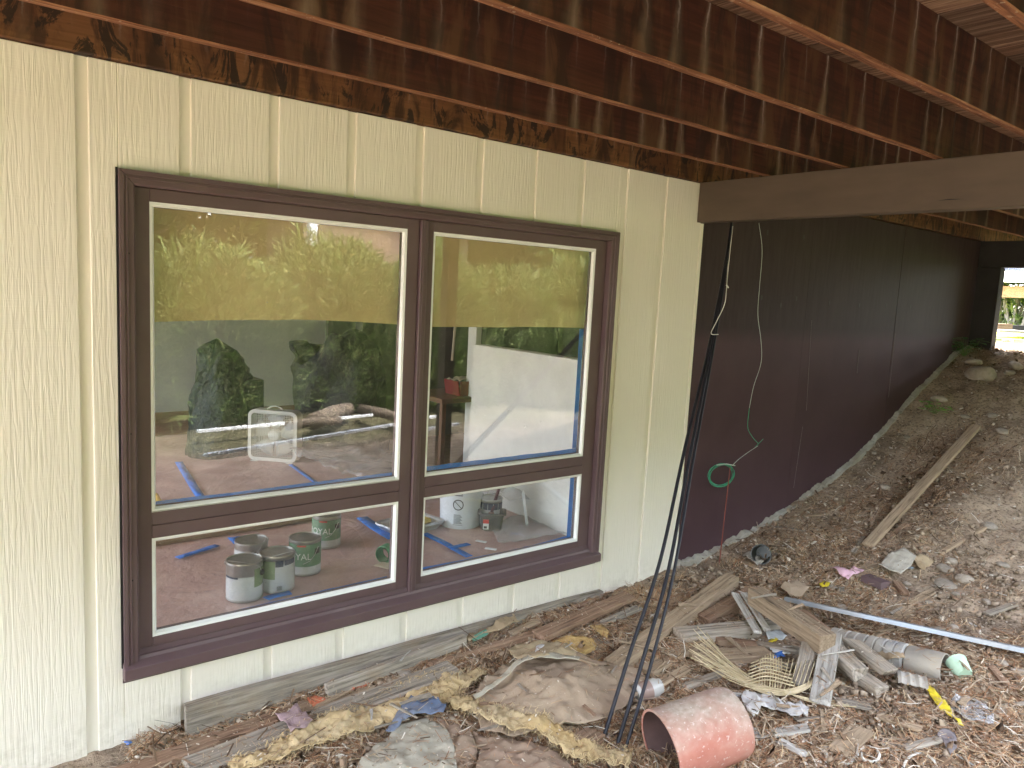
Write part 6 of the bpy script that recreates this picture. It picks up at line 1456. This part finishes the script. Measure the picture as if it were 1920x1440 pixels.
for k, (x_, y_, s_, l_) in enumerate(((8.6, -2.95, .62, 'low juniper shrub nearest the house, in front of the hedge'), (10.4, -2.5, .66, 'low juniper shrub second to the right in front of the hedge'), (12.3, -3.0, .8, 'juniper shrub beyond the right end of the hedge'))):
    e_ = empty('juniper_shrub', (x_, y_, 0), l_, 'shrub', 'juniper hedge facing the window', rz=k * 2.1 + .5); e_.scale = (s_, s_, s_)
    link('foliage', jm, 'juniper', e_); link('inner_foliage', jc, 'juniper_inner', e_); link('trunk', trunk, 'bark', e_)
def tree_lump(rad, h0, h1, cone):
    def f(rg, n):
        out = []; cl = []
        for _ in range(70):
            t_ = rg.rand(); z = h0 + (h1 - h0) * t_; R_ = rad * ((1 - t_) ** .8 if cone else math.sin(math.pi * min(.97, .12 + .85 * t_)) ** .6); a = rg.rand() * 6.283; r_ = R_ * rg.rand() ** .5; cl.append((r_ * math.cos(a), r_ * math.sin(a), z))
        for _ in range(n):
            c = cl[rg.randint(70)]; v = rg.normal(0, 1, 3); v /= np.linalg.norm(v); q = rad * .23 * rg.rand() ** .4; out.append((np.array(c) + v * q * np.array([1.2, 1.2, .7]), v))
        return out
    return f
V, Fs = spray_mesh('conifer', 9000, 3, tree_lump(2.2, 1.2, 9.5, True), L=(.2, .55), wid=.05, up=-.1); tmA = B().add(V, Fs).mesh('crown')
V, Fs = spray_mesh('broad', 9000, 4, tree_lump(2.8, 2.0, 7.5, False), L=(.15, .40), wid=.07, up=.2); tmB = B().add(V, Fs).mesh('crown')
def limbs(seed, h, n):
    rg = random.Random(seed); b = B(); b.tube([(0, 0, -.2), (.05, .02, h * .4), (0, .05, h * .75), (.05, 0, h)], [.2, .15, .08, .02], 10)
    for k in range(n):
        a = rg.random() * 6.28; z = h * rg.uniform(.25, .8); l_ = rg.uniform(1, 2) * (1 - z / h + .3); b.tube([(0, 0, z), (l_ * .5 * math.cos(a), l_ * .5 * math.sin(a), z + l_ * .3), (l_ * math.cos(a), l_ * math.sin(a), z + l_ * .5)], [.06, .04, .015], 6)
    return b.mesh('trunk')
trA, trB = limbs(1, 9, 14), limbs(2, 6.5, 12)
trees = [(-4, -11, 1.0, 1, 'broad green tree far left behind the hedge'), (1.5, -15, 1.1, 0, 'tall conifer behind the left end of the hedge'), (4.6, -18, 1.2, 1, 'broad tree beyond the brown shed roof'), (9.2, -13.5, .95, 0, 'conifer rising behind the middle of the hedge'), (12.5, -12, 1.0, 1, 'broad tree behind the right part of the hedge'), (17, -14, 1.1, 0, 'conifer at the right end of the hedge row'),
         (22, 8.5, .8, 1, 'broad tree beyond the far end of the deck'), (27, 12, 1.0, 1, 'distant broad tree seen past the far deck post'), (26, 5, 1.0, 0, 'conifer behind the wire fence beyond the deck'), (-9, -6, 1.0, 1, 'broad tree left of the yard')]
for x, y, s_, kd, l in trees:
    e_ = empty('broadleaf_tree' if kd else 'conifer_tree', (x, y, float(base(x, y))), l, 'tree', 'trees around the yard', rz=x); e_.scale = (s_, s_, s_)
    link('crown', tmB if kd else tmA, 'tree_leaf', e_); link('trunk', trB if kd else trA, 'bark', e_)
V, Fs = spray_mesh('woods', 30000, 14, lambda rg, n: [(np.array([rg.uniform(-32, 40), rg.normal(0, 1.8), 11.5 * rg.rand() ** .8 * (1 + .5 * float(vn(q_ * .1, 3, 8)))]), np.array([0, 1.0, .2]) * rg.choice([-1, 1])) for q_ in rg.uniform(0, 1000, n)], L=(.5, 1.4), wid=.34, up=.1)
tag(B().add(V, Fs).build('woods', 'tree_leaf', None, loc=(4, -24, 0)), kind='stuff')
# brown shed and white post behind the hedge
MAT['shed'] = simple('brown_shed_wall', (.15, .095, .07)); MAT['roof'] = simple('shed_roof', (.10, .09, .085))
sh = empty('shed', (7.2, -9.2, 0), 'brown garden shed with grey roof behind the hedge', 'shed')
B().box(-1.1, 1.1, -1, 1, 0, 3.35).build('wall', 'shed', sh); B().prism([(-1.3, 3.351), (1.3, 3.351), (0, 3.9)], -1.2, 1.2).build('roof', 'roof', sh)
pw = PY((587, 445), 6.44 + 6.2); tag(B().box(-.07, .07, -.07, .07, 0, 3.3).build('white_post', 'white_plastic', None, loc=(pw.x, -6.2, 0)), 'white square post standing behind the hedge', 'post')
# pale strips and logs lying in front of the hedge
def mz(p, z): q = PZ(p, z); return Vector((q.x, 6.44 - q.y, z))
for k, (a, c, l) in enumerate((((372, 812), (755, 776), 'long white strip lying farthest from the window in front of the hedge'), ((385, 858), (757, 797), 'long white strip lying nearer the window in front of the hedge'), ((790, 788), (845, 780), 'white strip end lying right of the long white strips'), ((792, 810), (862, 798), 'second white strip end lying right of the long white strips'))):
    A, Cc = mz(a, .16), mz(c, .16); d = Cc - A; o = B().box(0, d.length, -.025, .025, 0, .03).build('white_strip', 'white_plastic', None, loc=A); o.rotation_euler = (0, 0, math.atan2(d.y, d.x)); tag(o, l, 'strip')
for k, (a, c, r_, l) in enumerate((((590, 792), (655, 768), .11, 'thick grey log lying in front of the hedge'), ((680, 768), (775, 792), .07, 'brown bark log lying in front of the hedge'), ((540, 800), (640, 790), .06, 'thin branch lying beside the thick grey log'))):
    A, Cc = mz(a, .2), mz(c, .2); tag(B().tube([A, A.lerp(Cc, .5) + Vector((0, 0, .02)), Cc], [r_, r_ * .95, r_ * .85], 12).build('log', 'bark', smooth=True), l, 'log')

# things seen past the far end of the deck
def far(p, x): return PX(p, x)
MAT['tarp_blue'] = generic('dark_blue_tarp', (.05, .06, .14), (.14, .15, .26), scale=1.5, rand=0, rough=.4, bump=.8, bd=.1)
MAT['moss'] = generic('yellow_moss', (.32, .33, .03), (.50, .46, .05), rand=0, bump=.8, bd=.03)
a, c = far((1815, 517), 15), far((1990, 523), 15); 
pf = empty('pole_frame', (15, (a.y + c.y) / 2, float(base(15, 4))), 'white rail frame with dark tarp roof beyond the end of the deck', 'frame'); of = -pf.location
zt = a.z
B().add([(15 + of.x, -3 + of.y, zt - .10 + of.z), (15 + of.x, 9 + of.y, zt - .10 + of.z), (15 + of.x, 9 + of.y, zt + .06 + of.z), (15 + of.x, -3 + of.y, zt + .06 + of.z), (15.1 + of.x, -3 + of.y, zt - .10 + of.z), (15.1 + of.x, 9 + of.y, zt - .10 + of.z), (15.1 + of.x, 9 + of.y, zt + .06 + of.z), (15.1 + of.x, -3 + of.y, zt + .06 + of.z)],
        [(0, 3, 2, 1), (4, 5, 6, 7), (0, 1, 5, 4), (2, 3, 7, 6), (1, 2, 6, 5), (3, 0, 4, 7)]).build('white_rail', 'white_plastic', pf)
B().box(15.15 + of.x, 19 + of.x, -3 + of.y, 9 + of.y, zt + .02 + of.z, zt + .05 + of.z).build('tarp_roof', 'tarp_blue', pf)
B().box(15.0 + of.x, 15.06 + of.x, -3 + of.y, 9 + of.y, zt + .09 + of.z, zt + .36 + of.z).build('tarp_valance', 'tarp_blue', pf)
B().box(15.3 + of.x, 15.36 + of.x, -3 + of.y, 9 + of.y, zt - .36 + of.z, zt - .16 + of.z).build('wooden_plank', 'brown_wood', pf)
for y_ in (-2.5, 8.5): B().box(15.0 + of.x, 15.1 + of.x, y_ + of.y, y_ + .1 + of.y, 0, zt - .11 + of.z).build('pole', 'white_plastic', pf)
# weeds: leafy mass
def weed_lump(rg, n):
    return [(np.array([rg.uniform(-1.5, 1.5), rg.uniform(-4, 4), rg.rand() ** 1.5 * 1.0]), rg.normal(0, .5, 3)) for _ in range(n)]
V, Fs = spray_mesh('weeds', 7000, 9, weed_lump, L=(.10, .3), wid=.022, up=.8)
MAT['weed'] = foliage_mat('weed_foliage', [(0, (.07, .14, .03)), (.5, (.16, .26, .06)), (1, (.36, .42, .14))])
q = far((1900, 575), 17.5); o = B().add(V, Fs).build('weeds', 'weed', None, loc=(17.5, q.y, float(base(17.5, q.y)))); tag(o, kind='stuff')
for k, (p, x, l) in enumerate((((1912, 560), 16.2, 'bare grey shrub with forked branches beyond the deck, right one'), ((1890, 560), 16.6, 'thin bare shrub beyond the deck, left one'))):
    q = far(p, x); e_ = empty('bare_shrub', (x, q.y, float(base(x, q.y))), l, 'shrub'); b = B(); rg = random.Random(k)
    for j in range(7):
        yy = rg.uniform(-.5, .5); b.tube([(0, yy * .3, -.05), (0, yy * .6, .4), (rg.uniform(-.2, .2), yy, .85), (rg.uniform(-.2, .2), yy * 1.5, 1.25)], [.028, .022, .015, .006], 6)
    b.build('branches', simple('pale_bark%d' % k, (.42, .37, .32)), e_, smooth=True)
q = far((1890, 580), 14.0)
o = heap('moss_mound', (14.0, q.y + .3, float(base(14, q.y)) - .05), .9, 1.5, .22, 'moss', 'bright yellow green moss mound beyond the deck', 'mound', 12, power=.6)
for k, (a, c, x, w, t, m, l) in enumerate((((1882, 596), (1960, 603), 11.6, .12, .09, 'post_dark', 'dark beam lying beyond the foot of the far post'), ((1860, 604), (1888, 600), 11.2, .25, .03, 'pale_wood', 'pale board lying beyond the foot of the far post'),
        ((1872, 618), (1960, 622), 10.2, .20, .03, 'pale_wood', 'pale flat slab at the crest near the right edge'), ((1862, 610), (1888, 608), 10.8, .15, .10, 'brown_wood', 'brown block under the pale board beyond the far post'))):
    A, Cc = far(a, x), far(c, x + .3); d = Cc - A; zz = max(float(base(x, A.y)) + .02, min(A.z, float(base(x, A.y)) + .12)); o = B().box(-.02, d.length, -w / 2, w / 2, 0, t).build('board', m, None, loc=(A.x, A.y, zz)); o.rotation_euler = (0, 0, math.atan2(d.y, d.x)); tag(o, l, 'board')
